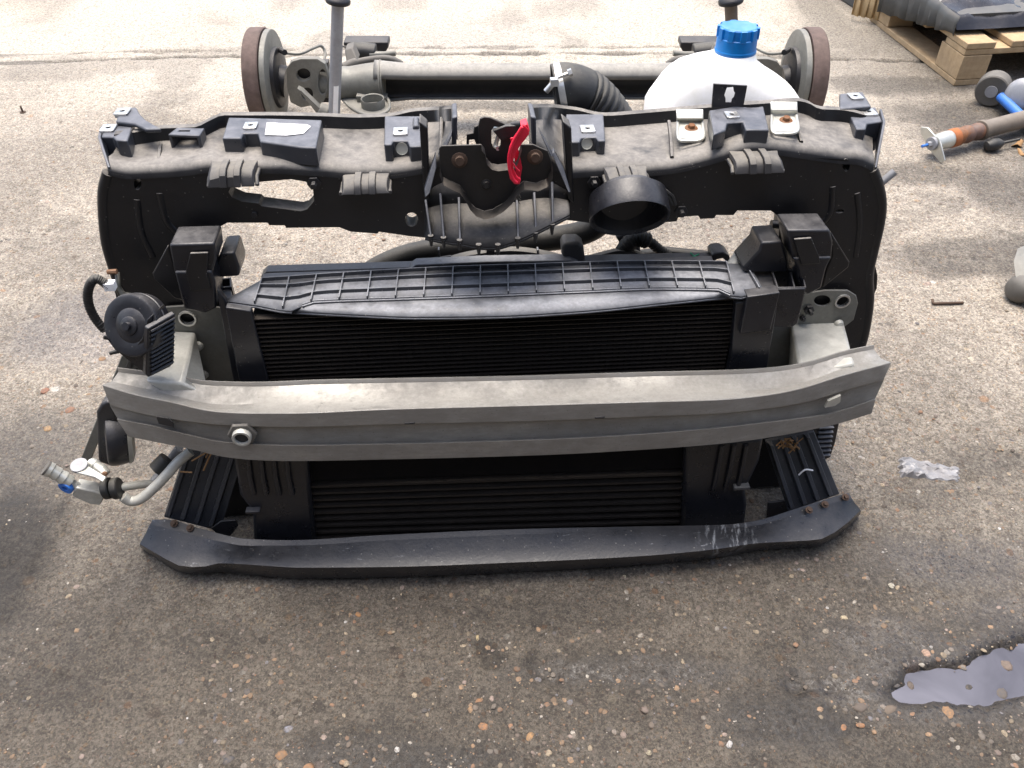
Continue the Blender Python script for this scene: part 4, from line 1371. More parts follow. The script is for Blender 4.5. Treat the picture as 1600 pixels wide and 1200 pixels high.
NB = 64
r1 = pline([(160, 601), (215, 617), (270, 628), (320, 640), (350, 643.5), (400, 645), (450, 645), (600, 639), (850, 632), (1000, 627.5), (1120, 624), (1180, 619), (1240, 609), (1320, 585), (1392, 566)], NB)
r2 = pline([(172, 633), (230, 648), (300, 659), (350, 664), (450, 667), (600, 663), (850, 657), (1000, 651), (1120, 646), (1200, 638), (1260, 628), (1320, 610), (1381, 593)], NB)
r3 = pline([(183, 654), (240, 665), (300, 680), (350, 690), (450, 695), (600, 693), (850, 686), (1000, 678), (1120, 668), (1200, 659), (1290, 647), (1330, 636), (1368, 623)], NB)
r4 = pline([(200, 682), (250, 692), (300, 702), (350, 714), (400, 719), (450, 720.5), (600, 718), (850, 711), (1000, 703), (1120, 694), (1200, 684), (1260, 673), (1310, 662), (1362, 646)], NB)
r0 = pline([(186, 585), (240, 592), (290, 600), (330, 606), (400, 607.5), (500, 604), (600, 602), (800, 598), (1000, 592), (1150, 588), (1210, 584), (1260, 576), (1320, 558), (1364, 549)], NB)
P1 = [L(x, y, dbeam(x)) for x, y in r1]
P1b = [L(x, y + 1.5, dbeam(x) - 0.001) for x, y in r1]
P2 = [L(x, y, dbeam(x) - 0.001) for x, y in r2]
P2b = [L(x, y + 1.5, dbeam(x) + 0.009) for x, y in r2]
P3b = [L(x, y - 1, dbeam(x) + 0.009) for x, y in r3]
P3 = [L(x, y + 1.2, dbeam(x) - 0.005) for x, y in r3]
P4 = [L(x, y, dbeam(x) - 0.003) for x, y in r4]
P5 = [p + Vector((0, 0.055, -0.004)) for p in P4]
P0, Pm = [], []
for (x, y), p in zip(r0, P1):
    s = abs(x - 775) / 615
    q = Lz(x, y, p.z - 0.002)
    if q.y < p.y + 0.012: q.y = p.y + 0.012
    dip = 0.006 * max(0, 1 - ((s - 0.72) / 0.14) ** 2)
    P0.append(q + UP * (0.004 - 0.002 * 0))
    Pm.append((p + q) / 2 - UP * (0.0035 + dip))
Pbk = [p + Vector((0, 0.002, 0.006)) for p in P0]
bb = MB().grid([Pbk, P0, Pm, P1, P1b, P2, P2b, P3b, P3, P4, P5])
beam = bb.build('bumper_beam', ALU, FE, solid=0.003, sharp=28, offset=1, bevel=0.0006)
c = L(379, 679, dbeam(379) - 0.004)
MB().lathe(c + BK(0.002), (0, -1, 0), [(0, 0.021), (0.004, 0.020), (0.0045, 0.013)], 6, cap=(False, True)).build('tow_boss', GREYBUSH, beam, bevel=0.001)
MB().lathe(c + BK(-0.001), (0, -1, 0.0), [(0, 0.0132), (0.008, 0.0130), (0.009, 0.0125), (0.009, 0.0095), (0.001, 0.0090)], 28).build('tow_socket', ALUCAST, beam)
MB().lathe(c + BK(-0.0055), (0, -1, 0), [(0, 0.0094), (0.0003, 0.0001)], 24).build('socket_bore', DARKST, beam)  # dark disc stands in for the shade inside the bore
sl = [(244, 651), (262, 654), (270, 660), (272, 668), (248, 662)]
MB().prism([L(x, y, dbeam(x) - 0.0035) for x, y in sl], BK(0.002)).build('slot', DARKST, beam)
sl = [(1289, 637), (1294, 627), (1314, 618), (1313, 628), (1305, 634)]
MB().prism([L(x, y, dbeam(1300) - 0.007 + (x - 1300) * 1.3e-4) for x, y in sl], BK(0.004)).build('slot', ZINC, beam)
for x, y in ((640, 661), (937, 652), (735, 712)):
    MB().box(L(x, y, dbeam(x) - 0.001), (0.014, 0.003, 0.003)).build('punch_mark', DARKST, beam, bevel=0.001)
# crush cans and their flange plates
cn = MB()
cn.prism([L(270, 520, 0.21), L(302, 522, 0.21), L(302, 610, 0.21), L(240, 610, 0.21)], BK(-0.085))
can = MB()
f = [L(222, 612, 0.105), L(284, 612, 0.105), L(328, 612, 0.105), L(328, 660, 0.105), L(222, 660, 0.105)]
def frustum(top_poly, d0, bot_poly, d1, name='crush_can', mat=ALUCAST):
    a, b = Lp(top_poly, d0), Lp(bot_poly, d1)
    m = MB().grid([a, b], close=True)
    n = len(a)
    m.f += [tuple(range(n))[::-1], tuple(range(n, 2 * n))]
    return m.build(name, mat, FE, bevel=0.004)


frustum([(262, 516), (306, 518), (318, 600), (264, 600)], 0.215, [(226, 596), (284, 598), (330, 618), (330, 660), (226, 650)], 0.095)
frustum([(1235, 505), (1318, 502), (1322, 580), (1232, 580)], 0.215, [(1252, 585), (1335, 568), (1340, 620), (1218, 640), (1212, 600)], 0.095)
MB().prism(Lp([(258, 480), (318, 476), (348, 482), (396, 612), (262, 612)], 0.216), BK(0.004), [ell(293, 497, 12, 8, 20, lambda x, y: L(x, y, 0.216))]).build('flange_plate', GREYSTEEL, FE, bevel=0.001)
MB().lathe(L(293, 497, 0.2165), (0, -1, 0), [(-0.003, 0.0105), (0.003, 0.0105), (0.003, 0.013), (0, 0.0135)], 24).build('bush_ring', CHROME, FE)
MB().prism(Lp([(1186, 480), (1262, 458), (1290, 454), (1325, 454), (1338, 462), (1341, 474), (1334, 500), (1318, 512), (1300, 520), (1290, 610), (1180, 620)], 0.212), BK(0.004),
           [ell(1285, 470, 13, 8.5, 20, lambda x, y: L(x, y, 0.212)), ell(1316, 470, 11, 8.5, 20, lambda x, y: L(x, y, 0.212))]).build('flange_plate', GREYSTEEL, FE, bevel=0.001)
MB().lathe(L(1316, 470, 0.2125), (0, -1, 0), [(-0.003, 0.0095), (0.003, 0.0095), (0.003, 0.012), (0, 0.0125)], 24).build('bush_ring', CHROME, FE)
stud(1264, 484, 0.209, 0.005, 0.012, DARKST, 'flange_nut', FE)
stud(1254, 497, 0.209, 0.003, 0.008, DARKST, 'flange_nut', FE)
for x, y in ((310, 540), (318, 585), (1300, 512), (1310, 506)):
    MB().lathe(L(x, y, 0.208), (0, -1, 0), [(0, 0.008), (0.006, 0.006), (0.008, 0.0001)], 14).build('weld_bead', ALUCAST, FE)

# ---- lower splitter bar and its ribbed struts
NS = 56
s0 = pline([(238, 812), (262, 811), (300, 822), (325, 829), (385, 842), (450, 844), (600, 836), (800, 827), (1000, 822.5), (1130, 820), (1180, 814), (1240, 796), (1300, 777), (1326, 770)], NS)
s1 = pline([(234, 820), (262, 826), (300, 836), (340, 846), (390, 853), (450, 853), (600, 845), (800, 836), (1000, 829), (1130, 826), (1180, 822), (1240, 804), (1300, 787), (1331, 779)], NS)
s2 = pline([(218, 850), (250, 868), (275, 882), (290, 886), (312, 886), (345, 880), (400, 883), (470, 887), (600, 886), (800, 879), (1000, 869), (1120, 858), (1180, 849), (1235, 846), (1280, 843), (1310, 828), (1345, 797)], NS)
s3 = pline([(220, 856), (250, 876), (275, 892), (292, 897), (312, 897), (345, 894), (400, 899), (470, 904), (600, 902), (800, 894), (1000, 883), (1120, 871), (1180, 861), (1235, 857), (1280, 853), (1312, 836), (1344, 804)], NS)
rows = []
A0 = Zp(s0, 0.078)
A1 = Zp(s1, 0.073)
A2 = Zp(s2, 0.050)
A3 = Zp(s3, 0.012)
A23 = [a * 0.5 + b * 0.5 + Vector((0, 0.0035, -0.002)) for a, b in zip(A1, A2)]
A2r = [a * 0.85 + b * 0.15 + Vector((0, -0.001, 0)) for a, b in zip(A2, A3)]
A4 = [p + Vector((0, 0.05, -0.004)) for p in A3]
Ab = [p - UP * 0.02 for p in A0]
spl = MB().grid([Ab, A0, [a * 0.9 + b * 0.1 for a, b in zip(A1, A0)], A1, A23, A2, A2r, A3, A4])
splitter = spl.build('splitter_bar', SPLITPL, FE, solid=0.003, sharp=32, offset=1, bevel=0.002)
for x, y in ((272, 818), (297, 825), (1264, 797), (1289, 788), (1321, 777)):
    MB().lathe(Lz(x, y, 0.0785), (0, -0.5, 1), [(0, 0.0062), (0.0012, 0.006), (0.002, 0.0035), (0.0055, 0.0033)], 12, cap=(False, True)).build('screw', RUSTD, splitter)
MB().prism(Zp([(538, 875), (543, 869), (549, 868), (551, 872), (546, 878)], 0.053), UP * 0.001).build('leaf_scrap', LEAF, splitter)
# torn corner behind the bar on each side
for poly in ([(330, 826), (345, 815), (368, 813), (372, 822), (360, 838), (340, 836)], [(1198, 812), (1200, 786), (1225, 783), (1242, 794), (1236, 806)]):
    MB().prism(Lp(poly, 0.10), BK(0.004)).build('splitter_lug', SPLITPL, splitter, bevel=0.001)


def strut(tl, tr, br, bl, d0, d1, side):
    a, b, c, e = L(*tl, d0), L(*tr, d0), L(*br, d1), L(*bl, d1)
    m = MB().prism([a, b, c, e], BK(0.006))
    o = m.build('lower_strut', RIBPL, FE, bevel=0.001)
    for k in range(4):
        t0, t1 = (k + 0.06) / 4, (k + 0.50) / 4
        p0, p1 = a.lerp(b, t0), a.lerp(b, t1)
        q0, q1 = e.lerp(c, t0), e.lerp(c, t1)
        h = Vector((0, -0.014, 0.003))
        w = (p1 - p0) * 0.18
        mm = MB()
        e0, e1 = q0.lerp(p0, 0.10), q1.lerp(p1, 0.10)
        mm.add([p0, p1, e1, e0, p0 + w + h, p1 - w + h, e1 - w + h, e0 + w + h, q0, q1],
               [(4, 5, 6, 7), (0, 4, 7, 3), (1, 2, 6, 5), (0, 1, 5, 4), (3, 7, 6, 2)])
        mm.build('rib', RIBPL, o, bevel=0.0008)
        # open mouth of the channel at the bottom
        MB().prism([e0 + w * .8 + h * .85, e1 - w * .8 + h * .85, e1 - w * .3 + h * .1, e0 + w * .3 + h * .1], Vector((0, -0.0008, -0.0008))).build('channel_mouth', CORE, o)
    return o


strut((290, 702), (382, 708), (344, 830), (256, 808), 0.165, 0.115, -1)
strut((1196, 690), (1272, 674), (1312, 772), (1232, 800), 0.15, 0.09, 1)
# dead straw under the right end of the beam
st = MB()
for i in range(34):
    a = L(random.uniform(1222, 1246), random.uniform(686, 700), 0.125)
    st.tube([a, a + Vector((random.uniform(-.012, .012), random.uniform(-.008, .004), random.uniform(-.008, .008)))], random.uniform(.0006, .0016), 5)
st.build('dead_straw', LEAF, FE)
MB().tube(catmull([L(1248, 742, 0.098), L(1258, 734, 0.098), L(1270, 735, 0.10)], 4), 0.0014, 6).build('straw_stalk', PAPER, FE)
st = MB()
for a, b in (((300, 720), (325, 705)), ((318, 735), (330, 708)), ((322, 715), (328, 700)), ((282, 737), (300, 738))):
    st.tube([L(*a, 0.085), L(*b, 0.08)], 0.0013, 5)
st.build('dead_straw', LEAF, FE)
# vent flap at the right behind the beam
vf = MB().prism(Lp([(1268, 640), (1320, 620), (1306, 690), (1298, 715), (1286, 720), (1272, 690)], 0.20), BK(0.012)).build('vent_flap', CLEANPL, FE, bevel=0.002)
for k in range(7):
    MB().box(L(1291 - k * 0.8, 668 + k * 7.2, 0.197), (0.026, 0.006, 0.0025)).build('vent_bar', SHROUD, vf, bevel=0.0005)

# ---- horn at the left
hc = L(203, 509, 0.10)
hn = Vector((-0.30, -0.82, 0.48)).normalized()
k_ = (L(256, 505, 0.105) - L(152, 505, 0.105)).length / 2
hm = MB().lathe(hc, hn, [(-0.030, k_ * 0.5), (-0.030, k_ * 0.97), (-0.018, k_), (-0.0165, k_ * 0.97), (-0.015, k_), (-0.006, k_), (-0.001, k_ * 0.96), (0.0, k_ * 0.9), (-0.002, k_ * 0.55), (0.001, k_ * 0.42), (0.001, 0.0001)], 56, cap=(True, False))
horn = hm.build('horn', CLEANPL, FE, sharp=30)
MB().lathe(hc, hn, [(0.0005, k_ * 0.30), (0.003, k_ * 0.29), (0.004, k_ * 0.25), (0.004, 0.0001)], 24).lathe(hc, hn, [(0.003, k_ * 0.13), (0.009, k_ * 0.12), (0.009, 0.0001)], 16).build('horn_boss', CLEANPL, horn)
gq = [L(231, 514, 0.078), L(274, 490, 0.108), L(272, 568, 0.108), L(265, 574, 0.103), L(232, 590, 0.080), L(228, 585, 0.077)]
gn = (gq[1] - gq[0]).cross(gq[4] - gq[0]).normalized()
if gn.y > 0: gn = -gn
th = [L(236, 494, 0.092), L(233, 589, 0.084), L(206, 568, 0.092), L(172, 534, 0.098), L(180, 545, 0.094), L(205, 548, 0.088), L(222, 528, 0.086), L(229, 500, 0.09)]
MB().prism(th, Vector((0.010, 0.03, 0))).build('horn_throat', CLEANPL, horn, bevel=0.004)
grl = MB().prism(gq, -gn * 0.008).build('horn_grille', CLEANPL, horn, bevel=0.0015)
for i in range(11):
    f = (i + 0.7) / 11.6
    a = gq[0].lerp(gq[4], f) + gn * 0.002
    b = gq[1].lerp(gq[2], f) + gn * 0.002
    a, b = a.lerp(b, 0.08), a.lerp(b, 0.94)
    MB().tube([a, b], 0.0017, 6).build('horn_slat', CLEANPL, horn)
MB().grid([[L(181, 425, 0.17), L(184, 450, 0.165), L(190, 462, 0.165), L(215, 470, 0.17), L(250, 482, 0.2)],
           [L(187, 425, 0.19), L(189, 447, 0.185), L(195, 456, 0.185), L(220, 460, 0.19), L(252, 470, 0.21)]]).build('horn_bracket', GREYSTEEL, horn, solid=0.002)
cp = catmull([L(170, 448, 0.15), L(160, 440, 0.15), L(149, 436, 0.15), L(140, 446, 0.15), L(137, 465, 0.15), L(142, 485, 0.15), L(152, 502, 0.15), L(164, 516, 0.15)], 16)
MB().tube(cp, [0.006 + 0.0006 * math.sin(i * 1.9) for i in range(len(cp))], 12).build('horn_cable', RUBBER, horn, sharp=70)
MB().box(L(172, 446, 0.15), (0.014, 0.012, 0.012)).build('horn_plug', PAPER, horn, bevel=0.001)
MB().tube([L(168, 425, 0.17), L(183, 424, 0.17)], 0.0035, 8).build('stub_bolt', RUST, horn)
for a, b in (((162, 527), (185, 530)), ((172, 552), (200, 545)), ((205, 573), (206, 562))):
    MB().tube([L(*a, 0.15), L(*b, 0.15)], [0.0028, 0.004], 8).build('stub_pin', RUBBER, horn)

# ---- grey bar, black flap and refrigerant pipes at the left
gb = [(190, 555), (205, 560), (140, 725), (125, 720)]
MB().prism(Lp(gb, 0.16), BK(0.012)).build('side_bar', GREYSTEEL, FE, bevel=0.0015)
MB().prism(Lp([(205, 545), (192, 585), (215, 580), (218, 552)], 0.158), BK(0.03)).build('bar_block', GREYBUSH, FE, bevel=0.002)
fl_l = catmull([L(152, 640, 0.135), L(150, 690, 0.135), L(154, 728, 0.135)], 6)
fa = [(150, 645), (158, 632), (168, 627), (178, 632), (182, 650), (190, 675), (200, 690), (204, 724), (176, 731), (153, 722)]
MB().prism(Lp(fa, 0.125), BK(0.02)).build('air_flap', CLEANPL, FE, bevel=0.004)
MB().lathe(L(174, 680, 0.14), (-0.93, -0.30, 0.2), [(-0.022, 0.02), (-0.022, 0.044), (-0.008, 0.047), (0.0, 0.047), (0.006, 0.045), (0.008, 0.038), (0.004, 0.018), (0.012, 0.014), (0.012, 0.0001)], 36, cap=(True, False)).build('second_horn', CLEANPL, FE, sharp=30)
MB().lathe(L(176, 680, 0.14), (0.93, 0.30, -0.2), [(0.020, 0.046), (0.026, 0.043), (0.03, 0.03), (0.03, 0.0001)], 36).build('horn_back', ALUCAST, FE)
dP = 0.075
rp = MB()
rp.tube(catmull([L(108, 752, dP), L(122, 760, dP), L(140, 766, dP), L(160, 768, dP), L(178, 764, dP), L(200, 760, dP + .01), L(240, 755, dP + .03)], 8), 0.0062, 14)
pipe1 = rp.build('refrigerant_pipe', ALUCAST, FE)
MB().tube([L(72, 731, dP), L(80, 735, dP), L(80.5, 735.2, dP), L(90, 741, dP), L(91, 741.5, dP), L(100, 747, dP), L(101, 747.5, dP), L(110, 753, dP)],
          [0.011, 0.011, 0.0095, 0.0105, 0.0088, 0.0105, 0.009, 0.0095], 18).build('pipe_ferrule', ZINC, pipe1)
MB().tube([L(71, 730.5, dP), L(74, 732, dP)], 0.0112, 18).build('ferrule_seal', GREYBUSH, pipe1)
pipe2 = MB().tube(catmull([L(192, 776, dP - .012), L(205, 783, dP - .012), L(222, 778, dP - .01), L(245, 758, dP), L(262, 740, dP + .01), L(278, 722, dP + .02), L(298, 705, dP + .03)], 8), 0.0078, 14).build('refrigerant_pipe', ALUCAST, FE)
MB().tube(catmull([L(240, 752, dP + .03), L(252, 738, dP + .04), L(268, 716, dP + .05), L(280, 700, dP + .05)], 6), 0.0068, 12).build('refrigerant_pipe', SHOCKG, FE)
MB().tube([L(245, 735, dP + .025), L(262, 718, dP + .035)], 0.014, 12).build('pipe_sleeve', RUBBER, FE)
MB().prism(Lp([(118, 762), (146, 768), (165, 775), (156, 790), (140, 788), (112, 775)], dP - 0.008), BK(0.02)).build('valve_block', ALUCAST, FE, bevel=0.002)
MB().lathe(L(101, 764, dP - 0.008), (-0.35, -0.9, -0.1), [(-0.012, 0.011), (0.0, 0.011), (0.0, 0.0045), (-0.004, 0.004), (-0.004, 0.0001)], 24, cap=(True, False)).build('valve_cap', BLUEP, FE, bevel=0.0008)
MB().prism(Zp([(110, 733), (116, 726), (135, 726), (166, 745), (160, 752), (148, 745), (120, 738)], L(130, 735, dP).z + 0.004), -UP * 0.003).build('pipe_clamp', ZINC, FE, bevel=0.0008)
MB().lathe(L(125, 729, dP + .005), (0, -.2, 1), [(0, 0.012), (0.005, 0.012), (0.005, 0.0001)], 20).build('clamp_bolt', SHOCKG, FE)
MB().tube([L(142, 725, dP + .02), L(150, 729, dP + .015), L(150.4, 729.2, dP + .015), L(158, 735, dP + .01), L(164, 742, dP + .005)], [0.0098, 0.010, 0.0085, 0.0098, 0.009], 16).build('pipe_ferrule', ZINC, pipe2)
MB().lathe(L(164, 740, dP - .004), (0, -1, .3), [(0, 0.004), (0.005, 0.0038), (0.006, 0.0001)], 12).build('clamp_rivet', RUST, FE)
for x in (168, 182):
    cpt = L(x, 763, dP - .003)
    MB().lathe(cpt, (1, 0.05, 0.15), [(-0.0055, 0.0145), (-0.004, 0.0162), (0.004, 0.0162), (0.0055, 0.0145)], 24, cap=(True, True)).build('pipe_grommet', RUBBER, FE)

# ------------------------------------------------------------------ unseen wall added behind the camera to keep the front faces dark
WALLM = surf('shade_wall_cladding', (0.10, 0.11, 0.12), 0.6, dirt=0.3)
ws = empty('shade_wall', Matrix.Translation((0, -3.0, 0)), 'added grey clad wall behind the camera, unseen, darkens the front faces', 'shade_wall')
wl = MB().box((0, 0, 2.6), (16, 0.2, 5.2)).build('wall', WALLM, ws)
for i in range(54):
    MB().box((-7.95 + i * 0.3, 0.125, 2.6), (0.06, 0.05, 5.2)).build('cladding_rib', WALLM, wl)

# ------------------------------------------------------------------ rear axle lying on the ground behind
YA = 2.46
AX0 = W(835, 110, YA)
RA = empty('rear_axle', Matrix.Translation((AX0.x, YA, 0)), 'dirty grey twist beam rear axle with rusty brake drums, lying behind the front end', 'axle')


def A(px, py, dy=0.0):
    p = W(px, py, YA + dy)
    return Vector((p.x - AX0.x, dy, p.z))


# open channel beam
zc = A(835, 128).z
xs = np.linspace(A(588, 128).x, A(1085, 128).x, 40)
rows = []
for x in xs:
    e = min(1, (x - xs[0]) / 0.10, (xs[-1] - x) / 0.10)
    k = 0.052 + 0.010 * (1 - max(0, e))
    row = []
    for a in np.linspace(R(152), R(-98), 20):       # from the front lip over the top, round the back to the lower lip
        row.append(Vector((x, 0.9 * k * math.cos(a), zc + k * math.sin(a))))
    rows.append(row)
tb_ = MB().grid(rows).build('twist_beam', AXLEST, RA, solid=0.005, sharp=60, offset=1)
inn = []
for x in xs:
    inn.append([Vector((x, 0.036 * math.cos(a) + 0.002, zc + 0.045 * math.sin(a))) for a in np.linspace(R(148), R(-92), 10)])
MB().grid(inn).build('beam_shade_liner', DARKST, RA, solid=0.002)  # dark liner paints in the shade inside the open channel


def holes_plate(poly, holes, d, th, name, mat, par):
    return MB().prism([A(x, y, d) for x, y in poly], BK(th), [[A(x, y, d) for x, y in h] for h in holes]).build(name, mat, par, bevel=0.002)


def side(s):
    """one end of the axle: s = -1 left, 1 right; picture x is mirrored about 835"""
    X_ = lambda x: x if s == -1 else 1670 - x
    P = lambda x, y, d=0.0: A(X_(x), y, d)
    dc = P(422, 118)
    out = Vector((s, 0, 0))
    rr = 0.137
    drum = MB().lathe((dc.x, 0, rr + 0.002), out, [(-0.020, rr * 0.2), (-0.020, rr * 0.93), (-0.018, rr * 0.96), (-0.004, rr * 0.97), (-0.004, rr * 0.90), (0.0, rr * 0.90)], 48, cap=(True, False)).build('backing_plate', GREYSTEEL, RA, bevel=0.001)
    MB().lathe((dc.x, 0, rr + 0.002), out, [(0.0, rr * 0.9), (0.0, rr * 0.985), (0.003, rr), (0.040, rr), (0.044, rr * 0.98), (0.046, rr * 0.5), (0.046, 0.0001)], 56).build('brake_drum', DRUMR, RA, sharp=30)
    MB().lathe((dc.x, 0, rr + 0.002), -out, [(0.018, rr * 0.62), (0.030, rr * 0.6), (0.034, rr * 0.52), (0.034, 0.0001)], 32).build('plate_boss', DARKST, drum)
    MB().tube([P(438, 78, 0.02), P(445, 82, -0.01)], 0.008, 8).build('brake_cylinder', DARKST, drum)
    # hub carrier plate with holes
    pl = [(447, 108), (456, 96), (470, 92), (496, 92), (508, 100), (514, 122), (510, 150), (504, 162), (470, 168), (454, 160), (449, 140)]
    hs = [ell(474, 117, 11, 10, 18), ell(480, 147, 9, 10, 18), ell(504, 128, 7, 20, 18)]
    hub = MB().prism([P(x, y, -0.06) for x, y in pl], BK(0.02), [[P(x, y, -0.06) for x, y in h] for h in hs]).build('hub_carrier', GREYSTEEL, RA, bevel=0.002)
    MB().prism([P(x, y, -0.035) for x, y in ((452, 100), (512, 98), (514, 160), (455, 160))], BK(0.03)).build('carrier_core', DARKST, hub)
    MB().tube([P(448, 128, 0.0), P(425, 124, 0.0)], 0.045, 20).build('stub_axle', DARKST, hub)
    # trailing arm tube
    path = [P(500, 126, -0.01), P(530, 130, -0.01), P(548, 130, 0.0), P(575, 127, 0.0), P(600, 127, 0.0)]
    MB().tube(path, [0.045, 0.048, 0.047, 0.050, 0.056], 24).build('arm_tube', GREYSTEEL, RA, sharp=60)
    MB().lathe(P(597, 127, 0), out, [(0.0, 0.05), (0.0, 0.060), (0.004, 0.060), (0.004, 0.05)], 32).build('weld_ring', GREYSTEEL, RA)
    # spring seat on the near side
    zs = P(575, 172, -0.12).z
    seat = [(532, 154), (556, 150), (600, 152), (609, 168), (602, 178), (584, 182), (566, 180), (548, 170), (540, 162)]
    ps = []
    for x, y in seat:
        r_ = ray(X_(x), y)
        t_ = (zs - CAM_H) / r_.z
        q_ = Vector((0, 0, CAM_H)) + r_ * t_
        ps.append(Vector((q_.x - AX0.x, q_.y - YA, zs)))
    st_ = MB().prism(ps, -UP * 0.004).build('spring_seat', GREYSTEEL, RA, bevel=0.001)
    rim = catmull([p + UP * 0.004 for p in ps[1:]] , 5)
    MB().tube(rim, 0.0045, 8).build('seat_rim', GREYSTEEL, st_)
    cs = (ps[2] + ps[6]) / 2
    MB().lathe(cs, (0, 0, 1), [(0, 0.030), (0.022, 0.030), (0.024, 0.033), (0.022, 0.034), (0, 0.034)], 28).build('spring_cup', GREYSTEEL, st_)
    MB().prism([P(556, 150, -.07), P(605, 152, -.05), P(600, 168, -.05), P(560, 168, -.07)], BK(0.03)).build('seat_web', GREYSTEEL, st_, bevel=0.002)
    # bump stop lever and lower shock eye
    MB().prism([P(464, 138, -.12), P(470, 142, -.12), P(500, 170, -.14), P(510, 186, -.14), P(500, 186, -.14), P(488, 168, -.12)], BK(0.025)).build('lower_bracket', GREYSTEEL, RA, bevel=0.002)
    MB().tube([P(498, 172, -.12), P(512, 178, -.12)], 0.024, 20).build('shock_bush', GREYSTEEL, RA, bevel=0.003)
    lo = P(522, 186, -0.13)
    tp = P(528, 4, -0.13)
    ax_ = (tp - lo).normalized()
    at = lambda z: lo + ax_ * ((z - lo.z) / ax_.z)
    sh_ = MB().tube([lo, at(0.045), at(0.05), at(0.415)], [0.013, 0.013, 0.0165, 0.0165], 24).build('shock_absorber', SHOCKG if s < 0 else SHOCKB, RA, sharp=40)
    MB().lathe(at(0.392), ax_, [(0, 0.017), (0.0, 0.032), (0.006, 0.033), (0.012, 0.030), (0.018, 0.020)], 28).build('dust_cap', DARKST, sh_)
    MB().tube([at(0.40), at(0.60)], 0.006, 12).build('piston_rod', CHROME, sh_)
    MB().tube([lo + Vector((-0.022, 0, -0.006)), lo + Vector((0.022, 0, -0.006))], 0.019, 18).build('shock_eye', GREYSTEEL, sh_, bevel=0.002)
    if s < 0:
        ce = at(0.20)
        pa_ = [at(z) + Vector((0.006, -0.0160, 0)) for z in (0.12, 0.165, 0.21)]
        MB().grid([[at(z) + Vector((0.0172 * math.sin(a), -0.0172 * math.cos(a), 0)) for a in np.linspace(-0.1, 0.75, 6)] for z in np.linspace(0.075, 0.175, 4)]).build('paper_sticker', PAPER, sh_)
    # body mount with its bush on the far side
    MB().prism([P(536, 66, .30), P(606, 66, .30), P(607, 74, .30), P(600, 86, .30), P(560, 90, .30), P(540, 86, .30)], BK(0.06)).build('body_mount', DARKST, RA, bevel=0.004)
    MB().tube([P(548, 80, .24), P(588, 84, .24)], [0.030, 0.030], 20).build('mount_bush', RUBBER, RA, bevel=0.004)
    MB().tube([P(578, 86, .22), P(600, 85, .22), P(618, 83, .22)], [0.012, 0.009, 0.009], 12).build('mount_bolt', GREYSTEEL, RA)
    MB().prism([P(538, 78, .10), P(550, 74, .10), P(560, 96, .06), P(542, 104, .06)], BK(0.05)).build('arm_bracket', GREYBUSH, RA, bevel=0.004)
    MB().tube(catmull([P(536, 106, 0.05), P(556, 98, .07), P(590, 92, .09), P(612, 93, .09), P(628, 101, .09)], 8), [0.014 if i < 9 else 0.0105 for i in range(33)], 14).build('cable_sleeve', GREYBUSH, RA)
    MB().tube(catmull([P(440, 82, 0.0), P(468, 84, .0), P(488, 76, .03), P(502, 72, .06), P(508, 84, .05), P(504, 100, 0.0), P(500, 112, -.03)], 8), 0.0042, 8).build('brake_pipe', GREYSTEEL, RA)
    MB().tube(catmull([P(534, 72, .15), P(548, 76, .15), P(552, 90, .12), P(545, 98, .1)], 6), 0.003, 6).build('sensor_wire', GREYBUSH, RA)


side(-1)
side(1)

# ------------------------------------------------------------------ pallet with a film wrapped load, top right
PO = G(1490, 135)
PE = G(1362, 35)
ang = math.atan2((PE - PO).x, (PE - PO).y)
PM = Matrix.Translation(PO) @ Matrix.Rotation(-ang, 4, 'Z')
PL = empty('pallet', PM, 'worn wooden pallet with bare corner block under the black wrapped load', 'pallet')
bw, gap = 0.10, 0.0


def plank(name, x0, x1, y0, y1, z0, z1, par=None):
    m = MB().box(((x0 + x1) / 2, (y0 + y1) / 2, (z0 + z1) / 2), (x1 - x0 - .002, y1 - y0 - .002, z1 - z0 - .0015),
                 Matrix.Rotation(random.uniform(-.006, .006), 3, 'Z'))
    return m.build(name, WOOD, par or PL, bevel=0.002)


for k, x in enumerate((0.0, 0.45, 0.90)):
    plank('skid', x, x + 0.10, 0.0, 0.62, 0.0, 0.020)
    for y in ((0.0, 0.25, 0.48) if k else (0.0, 0.48)):
        plank('block', x, x + 0.10, y, y + 0.14, 0.020, 0.098)
for y in (0.0, 0.25, 0.48):
    plank('stringer', 0.0, 1.0, y, y + 0.12, 0.098, 0.118)
for i in range(7):
    x = i * 0.15 if i else 0.0
    plank('deck_board', x, x + 0.10, 0.0, 0.62, 0.118, 0.138)

LM = PM @ Matrix.Translation((0.0, 0.0, 0.139))
# flat load under shiny black film
ld = []
n1, n2 = 46, 46
for j in range(n2 + 1):
    r_ = []
    for i in range(n1 + 1):
        u, v = i / n1, j / n2
        x, y = -0.005 + 1.05 * u, 0.075 + 0.54 * v
        if x < 0.25: y += 0.0
        w = float(fbm(np.array([x * 9 + y * 3]), np.array([y * 9 - x * 2]), 4, 5)[0]) - 0.5
        w2 = abs(float(fbm(np.array([x * 16 + 9]), np.array([y * 5 + x * 6]), 3, 8)[0]) - 0.5)
        z = 0.054 + 0.055 * w + 0.11 * (0.10 - min(w2, 0.10)) + 0.02 * v
        edge = min(u, v * 1.0) * n1
        if edge < 1: z = 0.058
        if v < 0.06: z *= 0.25 + 0.75 * v / 0.06
        r_.append(Vector((x + 0.006 * w, y + 0.008 * w, z)))
    ld.append(r_)
lm = MB().grid(ld)
film = lm.build('wrapped_load', FILM, None, sharp=50)
film.matrix_world = LM
tag(film, 'flat load wrapped in crumpled shiny black film on the pallet', 'wrapped load')
sk = []
